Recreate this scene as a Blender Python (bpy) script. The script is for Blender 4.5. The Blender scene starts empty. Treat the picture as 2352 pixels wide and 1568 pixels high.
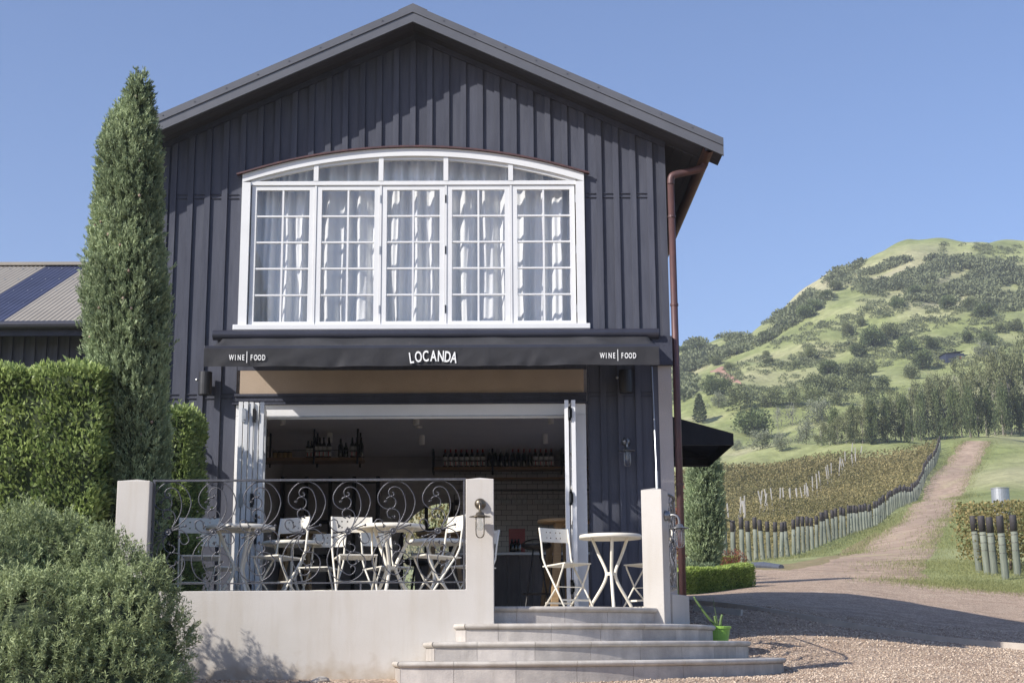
import bpy, math, random
import numpy as np
from mathutils import Vector, Matrix
random.seed(7); rng = np.random.default_rng(7)
SC = bpy.context.scene; COL = SC.collection
# ---------------------------------------------------------------- camera
# world: X right along the facade, Y into the picture, Z up; the lens is the origin
LENS = 52.0; FPX = LENS/36*2352.0
PITCH = math.radians(11.82); YAW = math.radians(.6); ROLL = math.radians(.37)
_sp,_cp,_sy,_cy = math.sin(PITCH),math.cos(PITCH),math.sin(YAW),math.cos(YAW)
FWD = np.array([_sy*_cp,_cy*_cp,_sp]); _r0 = np.array([_cy,-_sy,0.]); _u0 = np.cross(_r0,FWD)
RGT = _r0*math.cos(ROLL)-_u0*math.sin(ROLL); UPV = _u0*math.cos(ROLL)+_r0*math.sin(ROLL)
cam = bpy.data.cameras.new('camera'); cam.lens = LENS; cam.sensor_width = 36; cam.clip_end = 5000; cam.clip_start = .05
camo = bpy.data.objects.new('camera', cam); COL.objects.link(camo); SC.camera = camo
camo.matrix_world = Matrix(((RGT[0],UPV[0],-FWD[0],0),(RGT[1],UPV[1],-FWD[1],0),(RGT[2],UPV[2],-FWD[2],0),(0,0,0,1)))
def ray(x, y): return FWD*FPX + RGT*(x-1176) - UPV*(y-784)
def P(x, y, d):
    v = ray(x, y); return v*(d/v[1])
# ---------------------------------------------------------------- light
SUN = np.array([.680,.45,-.551]); SUN = SUN/np.linalg.norm(SUN)     # direction the light travels
EL = math.asin(-SUN[2]); AZ = math.atan2(-SUN[0], -SUN[1])          # sun bearing from +Y, clockwise
W = bpy.data.worlds.new('World'); SC.world = W; W.use_nodes = True
nt = W.node_tree; nt.nodes.clear()
sky = nt.nodes.new('ShaderNodeTexSky'); sky.sky_type = 'NISHITA'; sky.sun_disc = False
sky.sun_elevation = EL; sky.sun_rotation = AZ % (2*math.pi); sky.altitude = 50; sky.air_density = 1.0; sky.dust_density = .7; sky.ozone_density = 5.0
bg = nt.nodes.new('ShaderNodeBackground'); bg.inputs[1].default_value = .132
wo = nt.nodes.new('ShaderNodeOutputWorld'); wb = nt.nodes.new('ShaderNodeVectorMath'); wb.operation = 'MULTIPLY'; wb.inputs[1].default_value = (1.05,.965,1.03)   # cool lavender white balance of the photograph
nt.links.new(sky.outputs[0], wb.inputs[0]); nt.links.new(wb.outputs[0], bg.inputs[0]); nt.links.new(bg.outputs[0], wo.inputs[0])
sl = bpy.data.lights.new('sun', 'SUN'); sl.energy = 5.0; sl.angle = math.radians(.53); sl.color = (1.0,.955,.89)
so = bpy.data.objects.new('sun', sl); COL.objects.link(so)
so.rotation_euler = Vector(SUN.tolist()).to_track_quat('-Z','Y').to_euler(); so.location = (-12,-8,14)
SC.view_settings.view_transform = 'Standard'; SC.view_settings.look = 'None'; SC.view_settings.exposure = .36; SC.view_settings.gamma = 1
SC.render.engine = 'CYCLES'
try:
    SC.cycles.use_denoising = True; SC.cycles.max_bounces = 10; SC.cycles.diffuse_bounces = 6; SC.cycles.glossy_bounces = 3
    SC.cycles.transparent_max_bounces = 16; SC.cycles.sample_clamp_indirect = 6
except Exception: pass
# ---------------------------------------------------------------- materials
MATS = {}
def _n(t, k, **kw):
    n = t.nodes.new(k)
    for a, b in kw.items(): setattr(n, a, b)
    return n
def mat(name, col, rough=.6, var=.0, scale=8., bump=0., bscale=60., metal=0., stretch=(1,1,1), col2=None, detail=4., trans=0., spec=.5, objvar=0., coord='Object', grime=None):
    """procedural surface: base colour with noise drift between col and col2, fine bump"""
    m = bpy.data.materials.new(name); m.use_nodes = True; t = m.node_tree; t.nodes.clear()
    out = _n(t,'ShaderNodeOutputMaterial'); b = _n(t,'ShaderNodeBsdfPrincipled'); t.links.new(b.outputs[0], out.inputs[0])
    b.inputs['Roughness'].default_value = rough; b.inputs['Metallic'].default_value = metal
    b.inputs['Specular IOR Level'].default_value = spec
    c = (*col,1); tc = _n(t,'ShaderNodeTexCoord'); mp = _n(t,'ShaderNodeMapping'); mp.inputs['Scale'].default_value = stretch
    t.links.new(tc.outputs[coord], mp.inputs[0])
    if col2 is None: col2 = tuple(max(0, x*(1-var)) for x in col)
    no = _n(t,'ShaderNodeTexNoise'); no.inputs['Scale'].default_value = scale; no.inputs['Detail'].default_value = detail; no.inputs['Roughness'].default_value = .6
    t.links.new(mp.outputs[0], no.inputs[0])
    rp = _n(t,'ShaderNodeValToRGB'); rp.color_ramp.elements[0].position = .32; rp.color_ramp.elements[1].position = .68
    rp.color_ramp.elements[0].color = (*col2,1); rp.color_ramp.elements[1].color = c
    t.links.new(no.outputs[0], rp.inputs[0]); src = rp.outputs[0]
    if objvar:
        oi = _n(t,'ShaderNodeObjectInfo'); mr = _n(t,'ShaderNodeMapRange'); mr.inputs[3].default_value = 1-objvar; mr.inputs[4].default_value = 1+objvar
        t.links.new(oi.outputs['Random'], mr.inputs[0]); mu = _n(t,'ShaderNodeVectorMath', operation='SCALE')
        t.links.new(src, mu.inputs[0]); t.links.new(mr.outputs[0], mu.inputs['Scale']); src = mu.outputs[0]
    if grime:
        gp = _n(t,'ShaderNodeMapping'); gp.inputs['Scale'].default_value = (5,5,.45); t.links.new(tc.outputs['Object'], gp.inputs[0])
        gn = _n(t,'ShaderNodeTexNoise'); gn.inputs['Scale'].default_value = 1.6; gn.inputs['Detail'].default_value = 8; gn.inputs['Roughness'].default_value = .7; t.links.new(gp.outputs[0], gn.inputs[0])
        gm_ = _n(t,'ShaderNodeMapRange'); gm_.inputs[1].default_value = .50; gm_.inputs[2].default_value = .78; gm_.inputs[4].default_value = grime[1]; t.links.new(gn.outputs[0], gm_.inputs[0])
        gx_ = _n(t,'ShaderNodeMix', data_type='RGBA'); t.links.new(gm_.outputs[0], gx_.inputs[0]); t.links.new(src, gx_.inputs[6]); gx_.inputs[7].default_value = (*grime[0],1); src = gx_.outputs[2]
        if len(grime) > 2:                     # splashed earth along the foot of the wall
            sx_ = _n(t,'ShaderNodeSeparateXYZ'); t.links.new(tc.outputs['Object'], sx_.inputs[0]); sn = _n(t,'ShaderNodeTexNoise'); sn.inputs['Scale'].default_value = 9; sn.inputs['Detail'].default_value = 6; t.links.new(tc.outputs['Object'], sn.inputs[0])
            sm2 = _n(t,'ShaderNodeMath', operation='MULTIPLY_ADD'); sm2.inputs[1].default_value = -.5; t.links.new(sn.outputs[0], sm2.inputs[0]); t.links.new(sx_.outputs[2], sm2.inputs[2])
            mr2 = _n(t,'ShaderNodeMapRange'); mr2.inputs[1].default_value = -.08; mr2.inputs[2].default_value = -.30; mr2.inputs[4].default_value = .75; t.links.new(sm2.outputs[0], mr2.inputs[0])
            g2 = _n(t,'ShaderNodeMix', data_type='RGBA'); t.links.new(mr2.outputs[0], g2.inputs[0]); t.links.new(src, g2.inputs[6]); g2.inputs[7].default_value = (.33,.265,.19,1); src = g2.outputs[2]
    t.links.new(src, b.inputs['Base Color'])
    if bump:
        n2 = _n(t,'ShaderNodeTexNoise'); n2.inputs['Scale'].default_value = bscale; n2.inputs['Detail'].default_value = 3; t.links.new(mp.outputs[0], n2.inputs[0])
        bp = _n(t,'ShaderNodeBump'); bp.inputs['Strength'].default_value = bump; bp.inputs['Distance'].default_value = .02
        t.links.new(n2.outputs[0], bp.inputs['Height']); t.links.new(bp.outputs[0], b.inputs['Normal'])
    MATS[name] = m; return m
def glass(name, tint=(1,1,1), base=.0, rough=0.0):
    m = bpy.data.materials.new(name); m.use_nodes = True; t = m.node_tree; t.nodes.clear()
    out = _n(t,'ShaderNodeOutputMaterial'); mx = _n(t,'ShaderNodeMixShader'); tr = _n(t,'ShaderNodeBsdfTransparent'); gl = _n(t,'ShaderNodeBsdfGlossy')
    tr.inputs[0].default_value = (*tint,1); gl.inputs['Roughness'].default_value = rough
    lw = _n(t,'ShaderNodeLayerWeight'); lw.inputs[0].default_value = .5; fr = _n(t,'ShaderNodeMath', operation='POWER'); fr.inputs[1].default_value = 4.; t.links.new(lw.outputs['Facing'], fr.inputs[0]); ad = _n(t,'ShaderNodeMath', operation='ADD', use_clamp=True); ad.inputs[1].default_value = base
    t.links.new(fr.outputs[0], ad.inputs[0]); t.links.new(ad.outputs[0], mx.inputs[0]); t.links.new(tr.outputs[0], mx.inputs[1]); t.links.new(gl.outputs[0], mx.inputs[2])
    t.links.new(mx.outputs[0], out.inputs[0]); MATS[name] = m; return m
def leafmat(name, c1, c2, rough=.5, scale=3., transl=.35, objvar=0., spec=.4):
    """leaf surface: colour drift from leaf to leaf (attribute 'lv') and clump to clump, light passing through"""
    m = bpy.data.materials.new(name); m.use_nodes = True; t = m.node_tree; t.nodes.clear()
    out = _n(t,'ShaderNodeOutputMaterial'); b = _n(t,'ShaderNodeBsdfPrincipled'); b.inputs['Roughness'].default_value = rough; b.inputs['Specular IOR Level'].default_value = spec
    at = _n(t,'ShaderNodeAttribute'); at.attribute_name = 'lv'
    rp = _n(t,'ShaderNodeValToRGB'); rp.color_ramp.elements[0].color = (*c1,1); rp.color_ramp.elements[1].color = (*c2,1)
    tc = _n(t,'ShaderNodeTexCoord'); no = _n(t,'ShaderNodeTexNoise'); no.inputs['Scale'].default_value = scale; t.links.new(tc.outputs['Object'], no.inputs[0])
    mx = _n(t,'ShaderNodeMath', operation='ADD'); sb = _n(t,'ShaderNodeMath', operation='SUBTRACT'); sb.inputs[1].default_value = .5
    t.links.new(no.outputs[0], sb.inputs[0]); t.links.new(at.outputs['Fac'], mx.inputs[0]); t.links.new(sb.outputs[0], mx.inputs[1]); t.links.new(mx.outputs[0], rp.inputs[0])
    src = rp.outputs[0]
    if objvar:
        oi = _n(t,'ShaderNodeObjectInfo'); mr = _n(t,'ShaderNodeMapRange'); mr.inputs[3].default_value = 1-objvar; mr.inputs[4].default_value = 1+objvar
        t.links.new(oi.outputs['Random'], mr.inputs[0]); mu = _n(t,'ShaderNodeVectorMath', operation='SCALE')
        t.links.new(src, mu.inputs[0]); t.links.new(mr.outputs[0], mu.inputs['Scale']); src = mu.outputs[0]
    t.links.new(src, b.inputs['Base Color'])
    tl = _n(t,'ShaderNodeBsdfTranslucent'); t.links.new(src, tl.inputs[0]); ms = _n(t,'ShaderNodeMixShader'); ms.inputs[0].default_value = transl
    t.links.new(b.outputs[0], ms.inputs[1]); t.links.new(tl.outputs[0], ms.inputs[2]); t.links.new(ms.outputs[0], out.inputs[0])
    MATS[name] = m; return m
mat('cladding', (.089,.094,.118), .75, grime=((.125,.128,.14),.4), col2=(.068,.072,.092), scale=5, stretch=(3,3,.35), bump=.16, bscale=60, objvar=.11, spec=.08)
mat('cladding_trim', (.066,.070,.092), .7, spec=.1, var=.25, scale=6, bump=.3, bscale=40)
mat('roof_metal', (.112,.115,.128), .42, var=.18, scale=3, bump=.05, bscale=20)
mat('soffit', (.058,.058,.068), .6, var=.2, scale=4)
mat('white_paint', (.71,.71,.70), .42, col2=(.66,.66,.65), scale=3, bump=.06, bscale=50)
mat('white_trim_door', (.74,.73,.72), .42, var=.08, scale=3)
mat('copper', (.125,.060,.055), .5, col2=(.075,.045,.047), scale=7, metal=.25, stretch=(2,2,.8))
mat('copper_eave', (.16,.085,.06), .55, col2=(.10,.06,.045), scale=5, metal=.4)
mat('plaster_wall', (.54,.51,.47), .88, col2=(.47,.435,.385), scale=1.3, bump=.10, bscale=90, detail=8, grime=((.40,.345,.27),.5,.22))
mat('plaster_beige', (.42,.33,.25), .85, var=.12, scale=3, bump=.3, bscale=140)
mat('plaster_grey', (.46,.42,.40), .85, var=.12, scale=3, bump=.3, bscale=100)
mat('nosing_stone', (.55,.51,.45), .6, grime=((.27,.23,.18),.6), col2=(.38,.34,.29), scale=6, bump=.12, bscale=120, objvar=.07)
mat('riser_tile', (.52,.475,.425), .6, col2=(.35,.32,.295), scale=6, bump=.15, bscale=80, objvar=.16, detail=10, grime=((.20,.175,.15),.5))
mat('deck_tile', (.58,.54,.48), .6, var=.2, scale=4, bump=.1, objvar=.08)
mat('iron', (.115,.115,.125), .38, var=.35, scale=30, metal=.55, bump=.2, bscale=200)
mat('cream_metal', (.76,.71,.60), .42, var=.06, scale=5)
mat('awning_black', (.026,.026,.030), .8, col2=(.015,.015,.018), scale=4, bump=.25, bscale=9, stretch=(1,1,1))
mat('awning_metal', (.035,.036,.05), .35, var=.2, scale=4)
mat('lettering', (.80,.80,.78), .6)
mat('speaker_black', (.016,.016,.018), .45, var=.2, scale=9)
mat('brass_old', (.20,.165,.115), .36, col2=(.10,.085,.07), scale=20, metal=.8)
mat('nickel', (.30,.30,.30), .35, var=.3, scale=18, metal=.8)
mat('galvanised', (.42,.43,.44), .4, var=.2, scale=12, metal=.6)
mat('curtain', (.76,.765,.76), .9, var=.05, scale=4)
mat('dark_room', (.50,.46,.45), .9, var=.15, scale=2)
mat('room_ceiling', (.88,.85,.85), .9, var=.06, scale=2)
mat('room_floor', (.48,.42,.36), .5, var=.3, scale=3)
mat('white_tile', (.58,.55,.52), .18, var=.05, scale=3, objvar=.08)
mat('grout', (.05,.045,.045), .9)
mat('timber_oak', (.42,.29,.16), .5, col2=(.31,.20,.10), scale=7, stretch=(1,1,8), bump=.1)
mat('timber_shelf', (.26,.15,.07), .5, col2=(.17,.10,.05), scale=7, stretch=(1,6,6))
mat('counter_panel', (.16,.135,.125), .6, col2=(.10,.085,.08), scale=5, stretch=(4,4,.6), objvar=.2)
mat('counter_top', (.68,.68,.68), .25)
mat('black_steel', (.018,.017,.018), .42, metal=.4)
mat('bottle_glass', (.010,.012,.008), .08, spec=.7)
mat('bottle_red', (.25,.012,.012), .3); mat('bottle_silver', (.42,.42,.44), .3, metal=.6); mat('bottle_black', (.012,.012,.012), .35)
mat('label_paper', (.62,.60,.57), .7, col2=(.50,.50,.46), scale=40)
mat('label_stripe', (.42,.07,.06), .7); mat('label_green', (.10,.20,.12), .7)
mat('jar_preserve', (.35,.24,.10), .2, var=.3, scale=20)
mat('light_housing', (.88,.86,.82), .5)
mat('pot_green', (.30,.52,.085), .42, var=.1, scale=6)
glass('glass_pane', base=.05); glass('glass_lamp', base=.05); glass('glass_stem', tint=(.93,.95,.95), base=.06)
def M(k): return MATS[k] if isinstance(k, str) else k
# ---------------------------------------------------------------- object helpers
def tag(o, label=None, cat=None, group=None, kind=None):
    if label: o['label'] = label
    if cat: o['category'] = cat
    if group: o['group'] = group
    if kind: o['kind'] = kind
    return o
def empty(name, loc=(0,0,0), rz=0., parent=None):
    o = bpy.data.objects.new(name, None); COL.objects.link(o); o.location = loc; o.rotation_euler = (0,0,rz); o.empty_display_size = .1
    if parent: o.parent = parent
    return o
def thing(name, label, cat, loc=(0,0,0), rz=0., group=None): return tag(empty(name, loc, rz), label, cat, group)
class MB:
    def __init__(s): s.v = []; s.f = []; s.uv = None
    def add(s, vs, fs):
        k = len(s.v); s.v += [tuple(map(float, p)) for p in vs]; s.f += [tuple(i+k for i in f) for f in fs]; return s
    def box(s, x0, x1, y0, y1, z0, z1):
        return s.add([(x0,y0,z0),(x1,y0,z0),(x1,y1,z0),(x0,y1,z0),(x0,y0,z1),(x1,y0,z1),(x1,y1,z1),(x0,y1,z1)],
                     [(0,3,2,1),(4,5,6,7),(0,1,5,4),(1,2,6,5),(2,3,7,6),(3,0,4,7)])
    def prism(s, poly, y0, y1):                 # poly in (x,z), counter-clockwise seen from -Y
        n = len(poly); vs = [(x,y0,z) for x,z in poly]+[(x,y1,z) for x,z in poly]
        return s.add(vs, [tuple(range(n)), tuple(range(2*n-1,n-1,-1))]+[(i,i+n,(i+1)%n+n,(i+1)%n) for i in range(n)])
    def slab(s, poly, z0, z1):                  # poly in (x,y), counter-clockwise seen from above
        n = len(poly); vs = [(x,y,z0) for x,y in poly]+[(x,y,z1) for x,y in poly]
        return s.add(vs, [tuple(range(n-1,-1,-1)), tuple(range(n,2*n))]+[(i,(i+1)%n,(i+1)%n+n,i+n) for i in range(n)])
    def tube(s, pts, r, n=6, cap=True, flat=None):
        pts = [np.array(p, float) for p in pts]; m = len(pts); rs = r if hasattr(r,'__len__') else [r]*m
        tang = [pts[min(i+1,m-1)]-pts[max(i-1,0)] for i in range(m)]; tang = [t/(np.linalg.norm(t)+1e-12) for t in tang]
        a = np.array([0,0,1.]) if abs(tang[0][2]) < .9 else np.array([1.,0,0]); nr = np.cross(tang[0], a); nr /= np.linalg.norm(nr)
        vs = []
        for i in range(m):
            nr = nr - tang[i]*np.dot(nr, tang[i]); nr /= (np.linalg.norm(nr)+1e-12); bi = np.cross(tang[i], nr)
            for k in range(n):
                t = 2*math.pi*k/n; vs.append(pts[i]+(nr*math.cos(t)+bi*math.sin(t))*rs[i])
        fs = [(i*n+k, i*n+(k+1)%n, (i+1)*n+(k+1)%n, (i+1)*n+k) for i in range(m-1) for k in range(n)]
        if cap: fs += [tuple(range(n-1,-1,-1)), tuple(range((m-1)*n, m*n))]
        return s.add(vs, fs)
    def bar(s, a, b, w, h, up=(0,0,1)):         # straight bar of section w x h
        a = np.array(a,float); b = np.array(b,float); t = b-a; t /= np.linalg.norm(t); u = np.array(up,float)
        if abs(np.dot(u,t)) > .98: u = np.array([1.,0,0])
        sd = np.cross(t,u); sd /= np.linalg.norm(sd); u = np.cross(sd,t)
        vs = [p+sd*i*w/2+u*j*h/2 for p in (a,b) for i,j in ((-1,-1),(1,-1),(1,1),(-1,1))]
        return s.add(vs, [(0,3,2,1),(4,5,6,7),(0,1,5,4),(1,2,6,5),(2,3,7,6),(3,0,4,7)])
    def lathe(s, prof, c=(0,0,0), n=20, axis='z', close=False):
        vs = []; fs = []; m = len(prof)
        for r, h in prof:
            for k in range(n):
                t = 2*math.pi*k/n; x,y = r*math.cos(t), r*math.sin(t)
                p = (x,y,h) if axis == 'z' else ((x,h,-y) if axis == 'y' else (h,x,y))
                vs.append((p[0]+c[0],p[1]+c[1],p[2]+c[2]))
        for i in range(m-1):
            for k in range(n): fs.append((i*n+k, i*n+(k+1)%n, (i+1)*n+(k+1)%n, (i+1)*n+k))
        if not close: fs += [tuple(range(n-1,-1,-1)), tuple(range((m-1)*n, m*n))]
        return s.add(vs, fs)
    def ball(s, c, r, n=8):
        return s.lathe([(max(1e-4,r*math.sin(math.pi*i/n)), -r*math.cos(math.pi*i/n)) for i in range(n+1)], c, n+2, close=True)
    def xf(s, fn): s.v = [tuple(fn(p)) for p in s.v]; return s
    def mesh(s, name, smooth=False):
        me = bpy.data.meshes.new(name); me.from_pydata(s.v, [], s.f); me.update()
        if smooth: me.polygons.foreach_set('use_smooth', [True]*len(me.polygons))
        return me
    def build(s, name, m=None, parent=None, smooth=False, bevel=0, loc=None):
        o = bpy.data.objects.new(name, s.mesh(name, smooth)); COL.objects.link(o)
        if m: o.data.materials.append(M(m))
        if parent: o.parent = parent
        if loc is not None: o.location = loc
        if bevel:
            b = o.modifiers.new('bevel','BEVEL'); b.width = bevel; b.segments = 2; b.limit_method = 'ANGLE'
        return o
def inst(name, me, m=None, parent=None, loc=(0,0,0), rot=(0,0,0), scale=(1,1,1)):
    o = bpy.data.objects.new(name, me); COL.objects.link(o); o.location = loc; o.rotation_euler = rot; o.scale = scale
    if parent: o.parent = parent
    return o
def copy_tree(o, parent=None):
    c = o.copy(); COL.objects.link(c); c.parent = parent
    for ch in list(o.children): copy_tree(ch, c)
    return c
def spline(pts, n=6):                            # Catmull-Rom through points
    p = [np.array(q,float) for q in pts]; p = [2*p[0]-p[1]]+p+[2*p[-1]-p[-2]]; out = []
    for i in range(1,len(p)-2):
        for k in range(n):
            t = k/n; out.append(.5*((2*p[i])+(-p[i-1]+p[i+1])*t+(2*p[i-1]-5*p[i]+4*p[i+1]-p[i+2])*t*t+(-p[i-1]+3*p[i]-3*p[i+1]+p[i+2])*t**3))
    out.append(p[-2]); return out
def npmesh(name, verts, quads, mats, lv=None, smooth=False, tri=False):
    """fast mesh from numpy arrays; lv = one tone value per face, often lighter toward the top"""
    me = bpy.data.meshes.new(name); k = 3 if tri else 4
    me.vertices.add(len(verts)); me.vertices.foreach_set('co', np.ascontiguousarray(verts, np.float32).ravel())
    nf = len(quads); me.loops.add(nf*k); me.loops.foreach_set('vertex_index', np.ascontiguousarray(quads, np.int32).ravel())
    me.polygons.add(nf); me.polygons.foreach_set('loop_start', np.arange(0,nf*k,k,dtype=np.int32))
    try: me.polygons.foreach_set('loop_total', np.full(nf,k,np.int32))
    except Exception: pass
    if smooth: me.polygons.foreach_set('use_smooth', np.ones(nf,bool))
    me.update(calc_edges=True); me.validate()
    if lv is not None:
        a = me.attributes.new('lv','FLOAT','FACE'); a.data.foreach_set('value', np.ascontiguousarray(lv, np.float32))
    for m in (mats if isinstance(mats,(list,tuple)) else [mats]): me.materials.append(M(m))
    return me
def link(name, me, parent=None, loc=(0,0,0)):
    o = bpy.data.objects.new(name, me); COL.objects.link(o); o.location = loc
    if parent: o.parent = parent
    return o
def text_mesh(s, size, bold=.0, sx=1.):
    cu = bpy.data.curves.new('t','FONT'); cu.body = s; cu.size = size; cu.align_x = 'CENTER'; cu.offset = bold; cu.extrude = .0012; cu.resolution_u = 3
    o = bpy.data.objects.new('t', cu); COL.objects.link(o); dg = bpy.context.evaluated_depsgraph_get(); me = bpy.data.meshes.new_from_object(o.evaluated_get(dg))
    bpy.data.objects.remove(o); bpy.data.curves.remove(cu); return me
ORD = ['first','second','third','fourth','fifth','sixth','seventh','eighth','ninth','tenth','eleventh','twelfth','thirteenth','fourteenth','fifteenth','sixteenth','seventeenth','eighteenth','nineteenth']
# ================================================================ terrain
# ground height over bearing (picture column at the horizon) and distance, fitted to the slope in the photograph
_cx = np.array([-3500,-600,300,1144,1600,1750,1950,2150,2350,2900,5200], float)
_cu = (_cx-1144)/FPX*.979
_rows = [  # distance, heights for the columns above
 (-40,[-4]*11),(0,[-1.5]*11),(6,[-.85]*11),(10,[-.42]*11),(11.6,[-.25,-.25,-.25,-.24,-.24,-.25,-.26,-.27,-.28,-.30,-.5]),
 (13.6,[-.1,-.1,-.15,-.215,-.215,-.215,-.19,-.18,-.21,-.3,-.8]),(16,[.1,.1,.1,.05,.10,.10,.05,-.03,-.12,-.25,-.9]),(19,[.3,.3,.3,.3,.45,.41,.22,.07,-.02,-.1,-.6]),
 (24,[.6,.6,.6,.6,.78,.72,.60,.46,.36,.3,.1]),(32,[1.0,1.0,1.0,1.0,1.15,1.25,1.25,1.06,.92,.9,.8]),(39,[1.5,1.5,1.5,1.5,1.72,1.80,1.85,1.85,1.90,1.9,1.9])]
_yr = [  # distance, picture heights for the same columns
 (55,[1330,1330,1325,1310,1296,1289,1276,1264,1258,1256,1256]),(77,[1310,1310,1300,1280,1264,1259,1250,1215,1198,1190,1190]),(113,[1300,1300,1290,1262,1238,1228,1213,1165,1142,1132,1130]),
 (160,[1290,1290,1275,1225,1160,1148,1132,1092,1066,1055,1050]),(206,[1280,1280,1265,1190,1078,1052,1028,1022,1000,990,985]),(240,[1270,1270,1255,1170,1052,1032,1013,1006,990,978,970]),
 (300,[1260,1260,1240,1100,935,912,896,868,850,835,820]),(360,[1250,1250,1230,1060,865,815,772,738,718,700,690]),(430,[1245,1245,1225,1040,808,778,655,610,612,600,600]),
 (480,[1240,1240,1222,1035,800,770,632,551,557,545,550]),(560,[1250,1250,1230,1060,840,815,700,620,610,600,600]),(800,[1300,1300,1290,1200,1100,1080,1030,980,960,950,950]),(1600,[1400]*11),(3500,[1455]*11)]
_td = []; _tz = []
for d, zs in _rows: _td.append(d); _tz.append(zs)
for d, ys in _yr:
    _td.append(d); _tz.append([P(min(max(x,0),2352), y, d)[2] for x, y in zip(_cx, ys)])
_td = np.array(_td, float); _tz = np.array(_tz, float)
def _pchip(x, y, q):
    h = np.diff(x); dl = np.diff(y, axis=0)/h[:,None]; m = np.zeros_like(y)
    for i in range(1,len(x)-1):
        w1 = 2*h[i]+h[i-1]; w2 = h[i]+2*h[i-1]; s = dl[i-1]*dl[i] > 0
        m[i] = np.where(s, (w1+w2)/(w1/np.where(s,dl[i-1],1)+w2/np.where(s,dl[i],1)), 0)
    m[0] = dl[0]; m[-1] = dl[-1]
    k = np.clip(np.searchsorted(x,q)-1,0,len(x)-2); t = ((q-x[k])/h[k])[:,None]; hh = h[k][:,None]
    return (2*t**3-3*t**2+1)*y[k]+(t**3-2*t**2+t)*hh*m[k]+(-2*t**3+3*t**2)*y[k+1]+(t**3-t**2)*hh*m[k+1]
def _wob(x, y):
    return (np.sin(x*.11+1.3)*np.cos(y*.083)+.5*np.sin(x*.27+y*.21)+.3*np.sin(x*.61-y*.37+2))
def tz(X, Y):
    X = np.atleast_1d(np.asarray(X,float)); Y = np.atleast_1d(np.asarray(Y,float))
    u = X/np.maximum(Y,9.0); col = _pchip(_td, _tz, np.clip(Y,-40,3500))
    uc = np.clip(u,_cu[0],_cu[-1]); k = np.clip(np.searchsorted(_cu,uc)-1,0,len(_cu)-2); t = (uc-_cu[k])/(_cu[k+1]-_cu[k]); t = t*t*(3-2*t)*.35+t*.65
    i = np.arange(len(u)); z = col[i,k]*(1-t)+col[i,k+1]*t
    amp = np.clip((Y-40)/200,0,1)*np.clip((900-Y)/300,0,1); z = z + amp*_wob(X*.6,Y*.6)*1.3
    return z
def gz(x, y): return float(tz(x,y)[0])
def hit(x, y, d0=20., d1=620.):                   # where the line of sight through a picture point meets the ground
    v = ray(x,y); v = v/v[1]; ds = np.concatenate([np.arange(d0,120,.25), np.arange(max(120,d0),d1,1.)])
    f = v[2]*ds-tz(v[0]*ds, ds); j = np.where(f < 0)[0]
    d = ds[j[0]] if len(j) else d1
    p = v*d; return np.array([p[0], d, gz(p[0],d)])
def drape(name, us, ds, m, off=0., warp=None):
    U, D = np.meshgrid(us, ds); X = (U*np.maximum(D,9.0)).ravel(); Y = D.ravel(); Z = tz(X,Y)+off
    n = len(us); a = (np.arange(len(ds)-1)[:,None]*n+np.arange(n-1)[None]).ravel(); q = np.stack([a,a+1,a+n+1,a+n],1)
    return link(name, npmesh(name, np.stack([X,Y,Z],1), q, m, smooth=True))
def ribbon(name, left, right, m, off=.02, n=8, steps=200, rag=.0, seed=0):
    """sheet laid on the ground between two edge polylines in (x,y), with ragged edges"""
    r = np.random.default_rng(seed); L = np.array(left,float); R_ = np.array(right,float); tt = np.linspace(0,1,steps)
    def rs(A):
        s = np.concatenate([[0],np.cumsum(np.linalg.norm(np.diff(A,axis=0),axis=1))]); s /= s[-1]
        return np.stack([np.interp(tt,s,A[:,0]),np.interp(tt,s,A[:,1])],1)
    L, R_ = rs(L), rs(R_)
    def sm(k):
        a = r.normal(0,1,steps); w = np.ones(k)/k; return np.convolve(a,w,'same')*math.sqrt(k)*.6+r.normal(0,.35,steps)
    dv = (R_-L); dv /= np.linalg.norm(dv,axis=1)[:,None]+1e-9
    L = L+dv*(sm(5)*rag)[:,None]; R_ = R_+dv*(sm(5)*rag)[:,None]
    s = np.linspace(0,1,n)[None,:,None]; G = L[:,None]*(1-s)+R_[:,None]*s; X = G[...,0].ravel(); Y = G[...,1].ravel(); Z = tz(X,Y)+off
    edge = np.tile((np.arange(n) == 0)|(np.arange(n) == n-1), steps); Z = Z-edge*off*1.5
    a = (np.arange(steps-1)[:,None]*n+np.arange(n-1)[None]).ravel(); q = np.stack([a,a+1,a+n+1,a+n],1)
    return link(name, npmesh(name, np.stack([X,Y,Z],1), q, m, smooth=True))
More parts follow.
